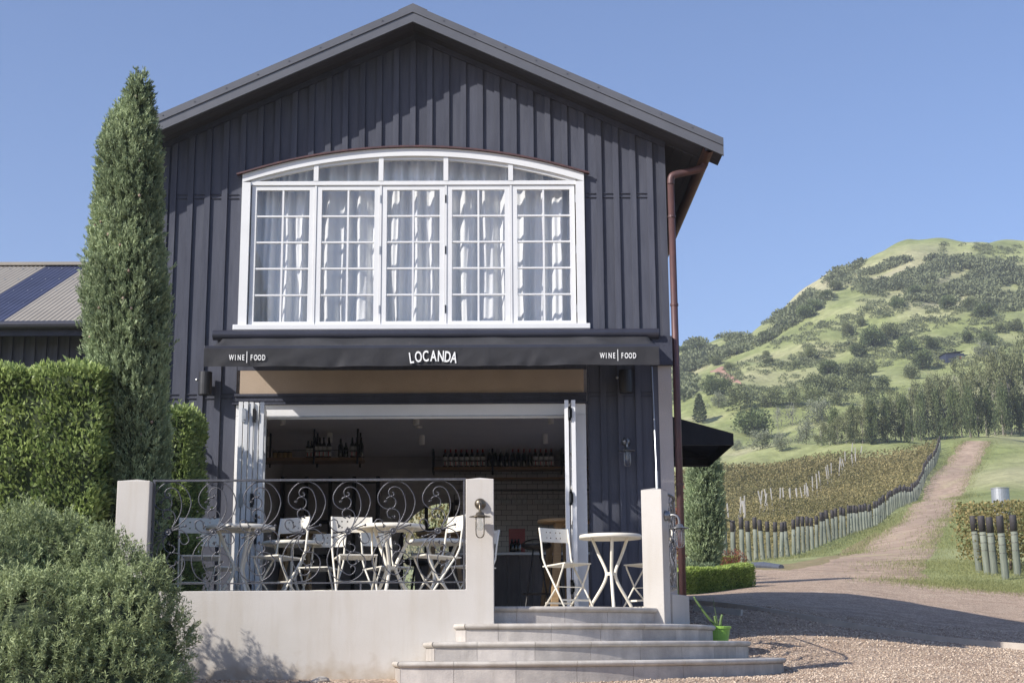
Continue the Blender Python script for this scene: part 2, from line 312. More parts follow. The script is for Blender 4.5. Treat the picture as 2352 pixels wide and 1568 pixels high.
def groundmat(name, stops, scale, rough=.95, bump=.6, bscale=6., fine=None, big=None, mott=None):
    """layered ground: noise ramp through several colours, broad patches, grain bump"""
    m = bpy.data.materials.new(name); m.use_nodes = True; t = m.node_tree; t.nodes.clear()
    out = _n(t,'ShaderNodeOutputMaterial'); b = _n(t,'ShaderNodeBsdfPrincipled'); b.inputs['Roughness'].default_value = rough; b.inputs['Specular IOR Level'].default_value = .2
    t.links.new(b.outputs[0], out.inputs[0]); tc = _n(t,'ShaderNodeTexCoord')
    no = _n(t,'ShaderNodeTexNoise'); no.inputs['Scale'].default_value = scale; no.inputs['Detail'].default_value = 8; no.inputs['Roughness'].default_value = .65; t.links.new(tc.outputs['Object'], no.inputs[0])
    rp = _n(t,'ShaderNodeValToRGB'); e = rp.color_ramp.elements
    while len(e) < len(stops): e.new(.5)
    for k,(p,c) in enumerate(stops): e[k].position = p; e[k].color = (*c,1)
    t.links.new(no.outputs[0], rp.inputs[0]); src = rp.outputs[0]
    if fine:
        vo = _n(t,'ShaderNodeTexVoronoi'); vo.inputs['Scale'].default_value = fine; t.links.new(tc.outputs['Object'], vo.inputs[0])
        hs = _n(t,'ShaderNodeSeparateColor'); t.links.new(vo.outputs['Color'], hs.inputs[0]); mr = _n(t,'ShaderNodeMapRange'); mr.inputs[3].default_value = .55; mr.inputs[4].default_value = 1.45
        t.links.new(hs.outputs[0], mr.inputs[0]); mu = _n(t,'ShaderNodeVectorMath', operation='SCALE'); t.links.new(src, mu.inputs[0]); t.links.new(mr.outputs[0], mu.inputs['Scale']); src = mu.outputs[0]
    if big:
        n3 = _n(t,'ShaderNodeTexNoise'); n3.inputs['Scale'].default_value = big[0]; n3.inputs['Detail'].default_value = 3; t.links.new(tc.outputs['Object'], n3.inputs[0])
        m3 = _n(t,'ShaderNodeMapRange'); m3.inputs[1].default_value = big[2]; m3.inputs[2].default_value = big[3]; t.links.new(n3.outputs[0], m3.inputs[0])
        mx = _n(t,'ShaderNodeMix', data_type='RGBA'); t.links.new(m3.outputs[0], mx.inputs[0]); t.links.new(src, mx.inputs[6]); mx.inputs[7].default_value = (*big[1],1); src = mx.outputs[2]
    if mott:
        nm_ = _n(t,'ShaderNodeTexNoise'); nm_.inputs['Scale'].default_value = mott; nm_.inputs['Detail'].default_value = 5; nm_.inputs['Roughness'].default_value = .7; t.links.new(tc.outputs['Object'], nm_.inputs[0])
        mm = _n(t,'ShaderNodeMapRange'); mm.inputs[1].default_value = .3; mm.inputs[2].default_value = .7; mm.inputs[3].default_value = .68; mm.inputs[4].default_value = 1.22; t.links.new(nm_.outputs[0], mm.inputs[0])
        mv = _n(t,'ShaderNodeVectorMath', operation='SCALE'); t.links.new(src, mv.inputs[0]); t.links.new(mm.outputs[0], mv.inputs['Scale']); src = mv.outputs[0]
    t.links.new(src, b.inputs['Base Color'])
    if bump:
        if fine: h = vo.outputs['Distance']
        else:
            n2 = _n(t,'ShaderNodeTexNoise'); n2.inputs['Scale'].default_value = bscale; n2.inputs['Detail'].default_value = 6; t.links.new(tc.outputs['Object'], n2.inputs[0]); h = n2.outputs[0]
        bp = _n(t,'ShaderNodeBump'); bp.inputs['Strength'].default_value = bump; bp.inputs['Distance'].default_value = .02 if fine else .3; bp.invert = bool(fine)
        t.links.new(h, bp.inputs['Height']); t.links.new(bp.outputs[0], b.inputs['Normal'])
    MATS[name] = m; return m
groundmat('grass_hill', [(.30,(.17,.195,.075)),(.48,(.235,.265,.10)),(.60,(.30,.32,.14)),(.75,(.38,.365,.20))], .06, bump=.6, bscale=1.2, big=(.022,(.40,.37,.22),.50,.72), mott=.45)
groundmat('gravel', [(.3,(.34,.245,.175)),(.5,(.43,.32,.235)),(.7,(.52,.405,.30))], 2.2, fine=42., bump=1.0)
groundmat('track_dirt', [(.3,(.32,.235,.17)),(.5,(.38,.28,.205)),(.7,(.44,.34,.25))], .5, bump=.4, bscale=5., big=(.25,(.40,.33,.20),.56,.74), mott=1.3)
groundmat('vineyard_floor', [(.3,(.17,.15,.06)),(.5,(.22,.20,.08)),(.7,(.30,.24,.11))], .3, bump=.5, bscale=3.)
groundmat('verge_soil', [(.3,(.20,.17,.085)),(.5,(.25,.205,.11)),(.7,(.32,.25,.15))], 1.1, bump=.5, bscale=5.)
us = np.concatenate([np.linspace(-1.6,-.4,14), np.linspace(-.36,.1,24), np.linspace(.11,.42,150), np.linspace(.45,1.6,14)])
dss = np.concatenate([np.linspace(-40,8,10), np.linspace(9,40,63), np.geomspace(41,240,110), np.geomspace(243,500,110), np.geomspace(510,3500,24)])
drape('hillside', us, dss, 'grass_hill')['kind'] = 'structure'
# gravel yard round the terrace, its far edge along the verge and the vines
far = [hit(x,y)[:2] for x,y in ((1500,1318),(1640,1312),(1740,1308),(1850,1312),(1960,1328),(2080,1338),(2180,1348),(2290,1356),(2400,1362),(2600,1372))]
near = [(-14,-6),(-8,-6),(-3,-6),(0,-6),(3,-6),(6,-6),(9,-6),(12,-6),(14,-6),(18,-6)]
def sheet(name, A, B, m, off, n, steps, rag, seed): # A near edge, B far edge
    o = ribbon(name, A, B, m, off, n, steps, rag, seed); o['kind'] = 'structure'; return o
sheet('gravel_yard', near, far, 'gravel', .03, 90, 220, .22, 3)
# earth verge beside the vines and the dirt track climbing the hill
tl = [(1690,1330),(1780,1314),(1880,1299),(1950,1276),(1995,1246),(2035,1215),(2080,1177),(2125,1120),(2165,1070),(2190,1040),(2212,1016)]
trk = [(2240,1372),(2160,1350),(2122,1316),(2135,1285),(2155,1250),(2172,1215),(2195,1178),(2218,1130),(2240,1080),(2260,1045),(2275,1014)]
sheet('dirt_track', [hit(*p)[:2] for p in tl], [hit(*p)[:2] for p in trk], 'track_dirt', .024, 26, 340, .22, 5)
vl = [(1690,1306),(1760,1300),(1860,1285),(1940,1258),(2010,1222)]; vr = [(1740,1322),(1850,1322),(1950,1308),(1990,1278),(2040,1232)]
sheet('earth_verge', [hit(*p)[:2] for p in vl], [hit(*p)[:2] for p in vr], 'verge_soil', .016, 8, 160, .30, 6)
# ================================================================ building
YF = 15.6; XR = -.906; XL_, XR_ = -3.68, 1.868; ZD = .355
SL = .461; ZA = 6.79
def roofz(x): return ZA-SL*abs(x-XR)
ARC = 6.04; AZc = 5.44-ARC
def arch(x, r=ARC): return AZc+math.sqrt(r*r-(x-XR)**2)
WX0, WX1 = -2.785, .965
bld = thing('restaurant_building', 'two storey black weatherboard gabled building with arched white upper window', 'building', (0,0,0))
wall = MB()
wall.box(XL_+.01,XL_+.13,YF+.035,24.9,-.6,5.35)
for y0,y1,z0,z1 in ((YF+.035,18.4,-.6,5.35),(18.4,22.9,-.6,.34),(18.4,22.9,2.75,5.35),(22.9,24.9,-.6,5.35)): wall.box(XR_-.16,XR_-.04,y0,y1,z0,z1)
wall.prism([(XL_+.02,-.6),(-1.9,-.6),(-1.9,2.45),(XL_+.02,2.45)],24.6,24.75); wall.prism([(-.45,-.6),(XR_-.05,-.6),(XR_-.05,2.45),(-.45,2.45)],24.6,24.75)
wall.prism([(XL_+.02,2.45),(XR_-.05,2.45),(XR_-.05,5.35),(XR,roofz(XR)-.05),(XL_+.02,5.35)],24.6,24.75)
gw = wall.build('wall', 'cladding_trim', bld)
bsp = .187; bx0 = -.892
def cols():
    k = -16
    while True:
        xr = bx0+bsp*k
        yield xr-bsp, xr
        k += 1
        if xr > XR_: return
def roofpoly(a, b, lo):
    p = [(a,lo(a)),(b,lo(b)),(b,roofz(b)-.02)]
    if a < XR < b: p.append((XR,roofz(XR)-.02))
    return p+[(a,roofz(a)-.02)]
ZJ = [P(1400,449,YF)[2], P(480,910,YF)[2]]
gap = .0015
for a, b in cols():
    a, b = max(a,XL_), min(b,XR_)
    if b-a < .02: continue
    zones = []
    segs = []
    lo_full = lambda x: -.25
    if b <= WX0+.001 or a >= WX1-.001: segs.append((a,b,lo_full))
    elif a < WX0 < b: segs += [(a,WX0,lo_full),(WX0,b,lambda x: arch(x)-.01)]
    elif a < WX1 < b: segs += [(a,WX1,lambda x: arch(min(x,WX1))-.01),(WX1,b,lo_full)]
    else: segs.append((a,b,lambda x: arch(x)-.01))
    for s0, s1, lo in segs:
        if s1-s0 < .006: continue
        if s0 > 1.70: lo = lambda x: 3.0           # the corner is plaster below the awning bracket
        MB().prism(roofpoly(s0+gap,s1-gap,lo), YF, YF+.03).build('board','cladding',gw)
    # batten over the joint, right edge at b
    c0, c1 = b-.062, b
    if b >= XR_-.001: c0, c1 = XR_-.075, XR_
    if c0 < XL_: continue
    if c1 <= WX0+.02 or c0 >= WX1-.005:
        lo = (lambda x: 3.0) if c0 > 1.70 else lo_full
    elif c0 < WX0 < c1 or c0 < WX1 < c1: lo = lambda x: arch(min(max(x,WX0),WX1))+.02
    else: lo = lambda x: arch(x)+.004
    MB().prism(roofpoly(c0,c1,lo), YF-.026, YF-.0008).build('batten','cladding',gw)
    # horizontal cladding joint between the battens
    for zj in ZJ:
        e0, e1 = c1+.001, c1+bsp-.063
        if zj > 4 and not (e1 < WX0-.03 or e0 > WX1): continue
        if zj < 4 and not (e1 < WX0-.03 or e0 > WX1): continue
        if e0 < XL_ or e1 > XR_-.06: continue
        MB().box(e0,e1,YF-.012,YF-.001,zj-.026,zj-.018).box(e0,e1,YF-.012,YF-.001,zj+.018,zj+.026).build('joint_flashing','cladding_trim',gw)
MB().box(XL_-.02,XL_+.085,YF-.030,YF-.027,-.25,roofz(XL_)-.03).build('corner_board','cladding',gw)
# rake trim under the soffit
for s in (-1,1):
    xe = XL_ if s < 0 else XR_
    q = [(XR,ZA-.005),(XR,ZA-.075),(xe,roofz(xe)-.075),(xe,roofz(xe)-.005)]
    MB().prism(q if s < 0 else q[::-1], YF-.04, YF-.028).build('rake_trim','cladding_trim',gw)
# wall parts between window and doors
MB().box(WX0+.002,WX1-.002,YF+.004,YF+.034,2.96,3.395).build('board','cladding',gw)
bp_ = MB().box(-2.75,.93,YF+.002,YF+.05,2.70,2.958).build('plaster_panel','plaster_beige',bld)
hd = MB().box(-2.80,.955,YF-.02,YF+.06,2.585,2.70).box(-2.80,.955,YF-.04,YF-.021,2.675,2.70).box(-2.82,.97,YF-.055,YF-.021,2.585,2.60).box(-2.80,.955,YF-.028,YF-.021,2.622,2.634).build('head_trim','cladding_trim',bld)
# plaster corner and awning bracket box
MB().box(1.725,XR_,YF-.03,YF+.2,-.3,2.985).build('corner_plaster','plaster_grey',bld)
MB().box(1.66,XR_+.012,YF-.09,YF+.05,2.985,3.30).build('corner_bracket','cladding_trim',bld)
# ---- roof
rf = MB()
YB0, YB1 = 15.15, 25.2
EX = 3.357; EV = 3.19; ZT = 6.942; ZE = ZT-SL*EX
for s in (-1,1):
    xe = XR+s*EX
    xe = XR+s*EV; ze_ = ZT-SL*EV
    q = [(XR,ZT),(XR,ZT-.05),(xe,ze_-.05),(xe,ze_)]
    rf.prism(q if s < 0 else q[::-1], YB0+.02, YB1)
roof = rf.build('roof','roof_metal',bld)
for s in (-1,1):
    xe = XR+s*EX
    q = [(XR,ZT+.004),(XR,ZT-.082),(xe,ZE-.082),(xe,ZE+.004)]
    MB().prism(q if s < 0 else q[::-1], YB0-.016, YB0+.018).build('barge_flashing','roof_metal',roof)
    q = [(XR,ZT-.086),(XR,ZT-.190),(xe,ZE-.190),(xe,ZE-.086)]
    MB().prism(q if s < 0 else q[::-1], YB0-.004, YB0+.026).build('barge_board','roof_metal',roof)
    # soffit boards under the gable overhang and the eave
    nb = 3
    for k in range(nb):
        y0 = YB0+.03+(YF-YB0-.03)/nb*k; y1 = YB0+.03+(YF-YB0-.03)/nb*(k+1)-.006
        q = [(XR,ZA+.012),(XR,ZA-.004),(xe,ZA-.004-SL*EX),(xe,ZA+.012-SL*EX)]
        MB().prism(q if s < 0 else q[::-1], y0, y1).build('soffit_board','soffit',roof)
    xi = XL_ if s < 0 else XR_; xe = XR+s*EV; zv_ = ZT-SL*EV
    for k in range(4):
        a = xi+(xe-xi)*k/4; b = xi+(xe-xi)*(k+1)/4-.006*s
        lo, hi = min(a,b), max(a,b)
        MB().prism([(lo,roofz(lo)-.018),(hi,roofz(hi)-.018),(hi,roofz(hi)-.002),(lo,roofz(lo)-.002)], YF+.004, YB1-.1).build('soffit_board','soffit',roof)
    MB().prism([(xe-.028*s if s > 0 else xe,zv_-.20),(xe if s > 0 else xe+.028,zv_-.20),(xe if s > 0 else xe+.028,zv_-.052),(xe-.028*s if s > 0 else xe,zv_-.052)],YB0+.03,YB1).build('fascia','cladding_trim',roof)
# ridge cap with its lifted ends and screws along the flashing
MB().prism([(XR-.16,ZT-.16*SL+.006),(XR,ZT+.006),(XR+.16,ZT-.16*SL+.006),(XR+.16,ZT-.16*SL+.022),(XR,ZT+.026),(XR-.16,ZT-.16*SL+.022)],YB0+.0,YB1).build('ridge_cap','roof_metal',roof)
sm = MB().lathe([(.008,0),(.008,.004),(.004,.008)],(0,0,0),6,'y').mesh('screw')
sm.materials.append(M('roof_metal'))
for s in (-1,1):
    for k in range(1,10): inst('screw', sm, None, roof, (XR+s*EX*k/10, YB0-.024, ZT-SL*EX*k/10-.03))
# copper gutter along the right eave and the downpipe
gt = MB(); prof = [(math.cos(t),math.sin(t)) for t in np.linspace(math.pi,2*math.pi,9)]
gx, gz_, gr = XR+EV-.035, ZT-SL*EV-.16, .062
n = len(prof)
for yy in (YB0+.04, YB1): gt.v += [(gx+p[0]*gr+.055,yy,gz_+p[1]*gr) for p in prof]+[(gx+p[0]*(gr-.005)+.055,yy,gz_+p[1]*(gr-.005)) for p in prof]
m2 = 2*n
for i in range(n-1): gt.f += [(i,i+1,m2+i+1,m2+i),(n+i,m2+n+i,m2+n+i+1,n+i+1)]
gt.f += [(0,m2,m2+n,n),(n-1,2*n-1,m2+2*n-1,m2+n-1)]
gut = tag(gt.build('gutter','copper_eave',None), 'copper half round gutter under the right eave of the black building', 'gutter')
for k in range(12): MB().bar((gx-.01,15.4+k*.8,gz_+.005),(gx+.125,15.4+k*.8,gz_+.005),.02,.006).build('gutter_bracket','copper_eave',gut)
px_ = XR_+.055; py_ = YF-.02
dp = thing('downpipe', 'brown copper downpipe running down the right front corner of the black building', 'downpipe', (px_,py_,0))
rr = .038
a0 = np.array([gx+.055-px_,.0,gz_-gr-0.005])
zl = P(1548,395,py_)[2]; zo = zl+.05
MB().tube([a0,(a0[0],0,zo+.02)],rr,14).build('outlet','copper',dp,True)
MB().tube(spline([(a0[0],0,zo+.09),(a0[0]-.005,0,zo+.03),(a0[0]-.06,0,zo-.02),(.06,0,zl-.03),(.008,0,zl-.07),(0,0,zl-.15)],5),rr+.003,14).build('elbow','copper',dp,True)
MB().tube([(0,0,zl-.14),(0,0,-.2)],rr,14).build('pipe','copper',dp,True)
for zc in (P(1554,498,py_)[2], P(1558,700,py_)[2], P(1565,1112,py_)[2]):
    MB().lathe([(rr+.007,-.012),(rr+.007,.012)],(0,0,zc),14).build('bracket','copper',dp)
# ---- upper arched window
win = MB()
win.box(WX0,WX0+.092,YF-.05,YF+.03,3.445,arch(WX0)-.09); win.box(WX1-.092,WX1,YF-.05,YF+.03,3.445,arch(WX1)-.09)
na = 40; xs = [WX0+(WX1-WX0)*k/na for k in range(na+1)]
def band(mb, xs, top, bot, y0, y1):
    for k in range(len(xs)-1):
        a, b = xs[k], xs[k+1]; mb.prism([(a,bot(a)),(b,bot(b)),(b,top(b)),(a,top(a))],y0,y1)
band(win, xs, lambda x: arch(x), lambda x: arch(x)-.09, YF-.05, YF+.03)
ZS0, ZS1 = 3.445, P(950,422,YF)[2]
win.box(WX0+.092,WX1-.092,YF-.03,YF+.04,ZS1-.022,ZS1+.022)
wf = win.build('window','white_paint',bld)
tag(wf, 'white arched window frame')
MB().box(WX0-.045,WX1+.04,YF-.10,YF-.002,3.385,3.443).build('sill','white_paint',wf,bevel=.006)
cp = MB(); band(cp, [WX0-.06+(WX1-WX0+.12)*k/44 for k in range(45)], lambda x: arch(min(max(x,WX0),WX1))+.020-(.015 if x < WX0 or x > WX1 else 0), lambda x: arch(min(max(x,WX0),WX1))+.002-(.015 if x < WX0 or x > WX1 else 0), YF-.085, YF-.028)
cp.build('arch_flashing','copper',wf)
band_in = MB(); xs2 = [WX0+.092+(WX1-WX0-.184)*k/na for k in range(na+1)]
band(band_in, xs2, lambda x: arch(x)-.088, lambda x: max(arch(x)-.125,ZS1+.022), YF-.018, YF+.03); band_in.build('arch_stop','white_paint',wf)
bw = (WX1-WX0-.184)/5; IX0 = WX0+.092
zg0 = P(950,738,YF)[2]; zg1 = P(950,437,YF)[2]
for k in range(1,5):
    x = IX0+bw*k
    MB().box(x-.026,x+.026,YF-.035,YF+.03,ZS1+.022,arch(x)-.088).build('upper_mullion','white_paint',wf)
    MB().box(x-.011,x+.011,YF-.022,YF+.03,3.445,ZS1-.022).build('mullion','white_paint',wf)
for k in range(5):
    x0, x1 = IX0+bw*k+.013, IX0+bw*(k+1)-.013; g0, g1 = x0+.055, x1-.055
    sash = MB(); ya, yb = YF-.014, YF+.03
    sash.box(x0,g0,ya,yb,3.452,ZS1-.024).box(g1,x1,ya,yb,3.452,ZS1-.024).box(g0,g1,ya,yb,3.452,zg0).box(g0,g1,ya,yb,zg1,ZS1-.024)
    sash.build('casement_sash','white_paint',wf)
    bars = MB(); xm = (g0+g1)/2; hz = (zg1-zg0)/5
    bars.box(xm-.010,xm+.010,ya+.004,yb-.005,zg0,zg1)
    for r in range(1,5):
        z = zg0+hz*r; bars.box(g0,xm-.010,ya+.005,yb-.006,z-.009,z+.009).box(xm+.010,g1,ya+.005,yb-.006,z-.009,z+.009)
    bars.build('glazing_bar','white_paint',wf)
    for c in range(2):
        for r in range(5):
            pa, pb = (g0,xm-.01) if c == 0 else (xm+.01,g1)
            MB().box(pa,pb,YF+.010,YF+.013,zg0+hz*r+.009*(r>0),zg0+hz*(r+1)-.009*(r<4)).build('pane','glass_pane',wf)
    for zz in (3.62,4.28,4.86):
        xh = x1+.004 if k in (1,2,4) else x0-.02
        MB().box(xh,xh+.014,YF-.026,YF-.0145,zz-.045,zz+.045).build('hinge','galvanised',wf)
    ua, ub = IX0+bw*k+(.026 if k else 0), IX0+bw*(k+1)-(.026 if k < 4 else 0); pl = MB()
    band(pl, [ua+(ub-ua)*i/8 for i in range(9)], lambda x: max(arch(x)-.12,ZS1+.03), lambda x: ZS1+.02, YF+.012, YF+.015); pl.build('pane','glass_pane',wf)
# upstairs room
room = MB().box(XL_+.13,XR_-.16,17.6,17.68,3.26,5.2).build('upper_room_wall','dark_room',bld)
# curtains hanging behind the five casements
names = ['leftmost casement','second casement from the left','middle casement','second casement from the right','rightmost casement']
for k in range(5):
    r = np.random.default_rng(40+k); x0 = IX0+bw*k-.01; x1 = IX0+bw*(k+1)-.012; n = 60; rows = 14; V = []
    ph = r.uniform(0,6); f1 = r.uniform(3.2,4.2); f2 = r.uniform(6,8)
    for j in range(rows):
        z = 3.32+(5.44-3.32)*j/(rows-1); w = .75+.25*(1-j/(rows-1))
        for i in range(n):
            t = i/(n-1); yy = .21+.055*w*math.sin(2*math.pi*f1*t+ph+.35*math.sin(j*.35+ph))+.028*math.sin(2*math.pi*f2*t+2*ph-.1*j)+.012*math.sin(j*.8+6*t)
            V.append((x0+(x1-x0)*t+.006*math.sin(j*.5+9*t), YF+yy+(.09 if k % 2 else 0)*(.4), z))
    q = np.array([(j*n+i,j*n+i+1,(j+1)*n+i+1,(j+1)*n+i) for j in range(rows-1) for i in range(n-1)])
    o = link('curtain', npmesh('curtain', np.array(V), q, 'curtain', smooth=True)); tag(o, 'pale grey pleated curtain hanging behind the '+names[k], 'curtain', 'curtains in the arched window')
# ---- ground floor opening: white head and jambs
op = MB().box(-2.78,.945,YF-.012,YF+.10,2.465,2.583).box(.825,.945,YF-.012,YF+.10,ZD+.003,2.463).box(-2.78,-2.68,YF-.012,YF+.10,ZD+.003,2.463).box(-2.66,.82,YF+.02,YF+.06,2.435,2.463).build('door_frame','white_trim_door',bld)
MB().box(-2.66,.82,YF-.012,YF-.004,2.452,2.4645).build('head_track','galvanised',op)
def bifold(xa, ya, xb, yb):
    """one folded glazed door leaf standing between two plan points"""
    a = np.array([xa,ya]); b = np.array([xb,yb]); L = np.linalg.norm(b-a); t = (b-a)/L; nn = np.array([-t[1],t[0]])*.021; z0, z1 = ZD+.012, 2.50
    def seg(mb, s0, s1, za, zb, th=1.):
        p, q = a+t*s0, a+t*s1; mb.slab([tuple(v) for v in (p-nn*th,q-nn*th,q+nn*th,p+nn*th)],za,zb)
    f = MB(); st = .09
    seg(f,0,st,z0,z1); seg(f,L-st,L,z0,z1); seg(f,st,L-st,z0,z0+.20); seg(f,st,L-st,z1-.10,z1)
    for k in range(1,5):
        z = z0+.20+(z1-.10-z0-.20)*k/5; seg(f,st,L-st,z-.012,z+.012,.7)
    s = L/2; seg(f,s-.011,s+.011,z0+.2,z1-.1,.65)
    o = f.build('bifold_leaf','white_paint',bld,bevel=.003)
    g = MB(); seg(g,st,L-st,z0+.2,z1-.1,.08); g.build('pane','glass_pane',o)
    return o
leaves = [((-2.660,15.56),(-2.605,14.88)),((-2.610,15.56),(-2.552,14.88)),((-2.562,15.56),(-2.500,14.90)),((-2.505,15.50),(-2.45,14.93)),((-2.46,15.52),(-2.392,14.90)),
          ((.735,15.56),(.705,14.86)),((.790,15.56),(.775,14.86))]
for i,(p,q) in enumerate(leaves):
    o = bifold(*p,*q)
    if i in (0,2,5,6):
        for zz in (2.36,1.50,.62):
            sx = .036 if i != 6 else -.036
            MB().box(q[0]+sx-.02,q[0]+sx+.012,q[1]-.018,q[1]-.004,zz-.07,zz+.07).box(q[0]+sx-.006,q[0]+sx+.022,q[1]-.03,q[1]-.018,zz-.045,zz+.045).build('hinge','galvanised' if i != 2 else 'black_steel',o)
hk = MB().box(-2.43,-2.405,14.86,14.885,1.06,1.36).bar((-2.42,14.85,1.27),(-2.52,14.85,1.27),.02,.02).build('lever_handle','black_steel',o)
# ---- bar room
MB().box(XL_+.13,XR_-.16,YF+.03,24.6,ZD-.06,ZD-.004).build('interior_floor','room_floor',bld)
cl = MB().box(XL_+.13,XR_-.16,YF+.035,24.6,3.16,3.25).build('ceiling','room_ceiling',bld)
MB().box(XL_+.131,XL_+.15,YF+.06,24.58,ZD,3.158).build('interior_wall','dark_room',bld)
MB().box(XR_-.18,XR_-.161,YF+.06,18.4,ZD,3.158).box(XR_-.18,XR_-.161,18.4,22.9,2.75,3.158).box(XR_-.18,XR_-.161,22.9,24.28,ZD,3.158).build('interior_wall','dark_room',bld)
bk = MB().box(XL_+.15,-1.62,24.3,24.5,ZD,3.158).box(-.72,XR_-.18,24.3,24.5,ZD,3.158)
band(bk,[-1.62+.9*i/16 for i in range(17)],lambda x:3.158,lambda x:1.62+math.sqrt(max(0,.78**2-(min(-.72,x)+.86)**2)) if x<-.86 else 2.40,24.3,24.5)
bw_ = bk.build('interior_wall','dark_room',bld)
gd = MB().box(-1.62,-1.54,24.32,24.40,ZD,2.4).box(-.80,-.72,24.32,24.40,ZD,2.4).box(-1.20,-1.14,24.32,24.40,ZD,2.4)
for zz in (ZD+.1,.95,1.45,1.95): gd.box(-1.54,-.8,24.33,24.39,zz-.03,zz+.03)
gdo = gd.build('garden_door','black_steel',bld); MB().box(-1.54,-.8,24.36,24.365,ZD+.1,2.39).build('pane','glass_pane',gdo)
# tiles on the rear wall
tm = MB().box(0,.170-.006,-.010,0,0,.085-.006).mesh('tile'); tm.materials.append(M('white_tile'))
zt0 = 1.42; cnt = 0
for r in range(18):
    for c in range(-8,17):
        x = -.70+.170*(c)+(.085 if r % 2 else 0)
        if x > 1.50 or x < -1.93 or (-1.80 < x < -.72 and zt0+.085*r < 2.45): continue
        if cnt >= 298: break
        inst('tile', tm, None, bw_, (x,24.298,zt0+.085*r)); cnt += 1
MB().box(-.715,1.68,24.294,24.2995,ZD+.9,zt0+18*.085).build('tile_grout','grout',bw_)
# ================================================================ terrace
tw = thing('terrace_wall', 'cream plastered terrace wall with two square piers beside the steps', 'wall', (-1.5,12,-.2))
def T(mb, name, m, root, **k):                    # mesh given in world coordinates, parented under a root
    L = root.location; mb.xf(lambda p: (p[0]-L[0],p[1]-L[1],p[2]-L[2])); return mb.build(name, m, root, **k)
T(MB().prism([(-3.056,-.6),(-.03,-.6),(-.03,1.362),(-.255,1.362),(-.255,.483),(-2.794,.483),(-2.794,1.362),(-3.056,1.362)],11.9,12.12),'wall_body','plaster_wall',tw,bevel=.006)
for x0,x1 in ((-3.056,-2.794),(-.255,-.03)):
    xm = (x0+x1)/2
    T(MB().add([(x0+.006,11.906,1.3605),(x1-.006,11.906,1.3605),(x1-.006,12.114,1.3605),(x0+.006,12.114,1.3605),(xm,12.01,1.384)],[(0,1,4),(1,2,4),(2,3,4),(3,0,4),(3,2,1,0)]),'pier_cap','plaster_wall',tw)
T(MB().box(-3.05,-2.85,12.121,15.57,-.6,.40),'side_wall','plaster_wall',tw,bevel=.006)
CX, CY = -.03, 13.8
def arcp(r, ph): return (CX+r*math.sin(ph), CY-r*math.cos(ph))
# deck
dk = tag(MB().slab([(-2.849,12.121),(-.031,12.121),(-.031,12.135)]+[arcp(1.66,math.radians(a)) for a in range(2,91,4)]+[(1.63,15.56),(-2.849,15.56)],-.5,ZD-.004).build('terrace_deck','deck_tile'), kind='structure')
# curved low wall on the right with its end pier
cw = thing('curved_wall', 'low curved plaster wall with a square end pier at the right of the steps', 'wall', (1.5,13.6,-.2))
ph = [math.radians(a) for a in range(60,91,3)]
outer = [arcp(1.775,a) for a in ph]+[(1.745,15.55)]; inner = [arcp(1.56,a) for a in ph]+[(1.53,15.55)]
T(MB().slab(outer+inner[::-1],-.6,.475),'wall_body','plaster_wall',cw,bevel=.006)
pc = np.array([1.365,12.86]); pa = math.radians(-24); c_, s_ = math.cos(pa), math.sin(pa)
def pier3(hx, z0, z1, tip=0):
    q = [(pc[0]+c_*i-s_*j, pc[1]+s_*i+c_*j) for i,j in ((-hx,-hx),(hx,-hx),(hx,hx),(-hx,hx))]; mb = MB().slab(q,z0,z1)
    if tip: mb.add([(*p,z1) for p in q]+[(pc[0],pc[1],z1+tip)],[(0,1,4),(1,2,4),(2,3,4),(3,0,4)])
    return mb
T(pier3(.093,-.4,1.362,.02),'pier','plaster_wall',cw,bevel=.006)
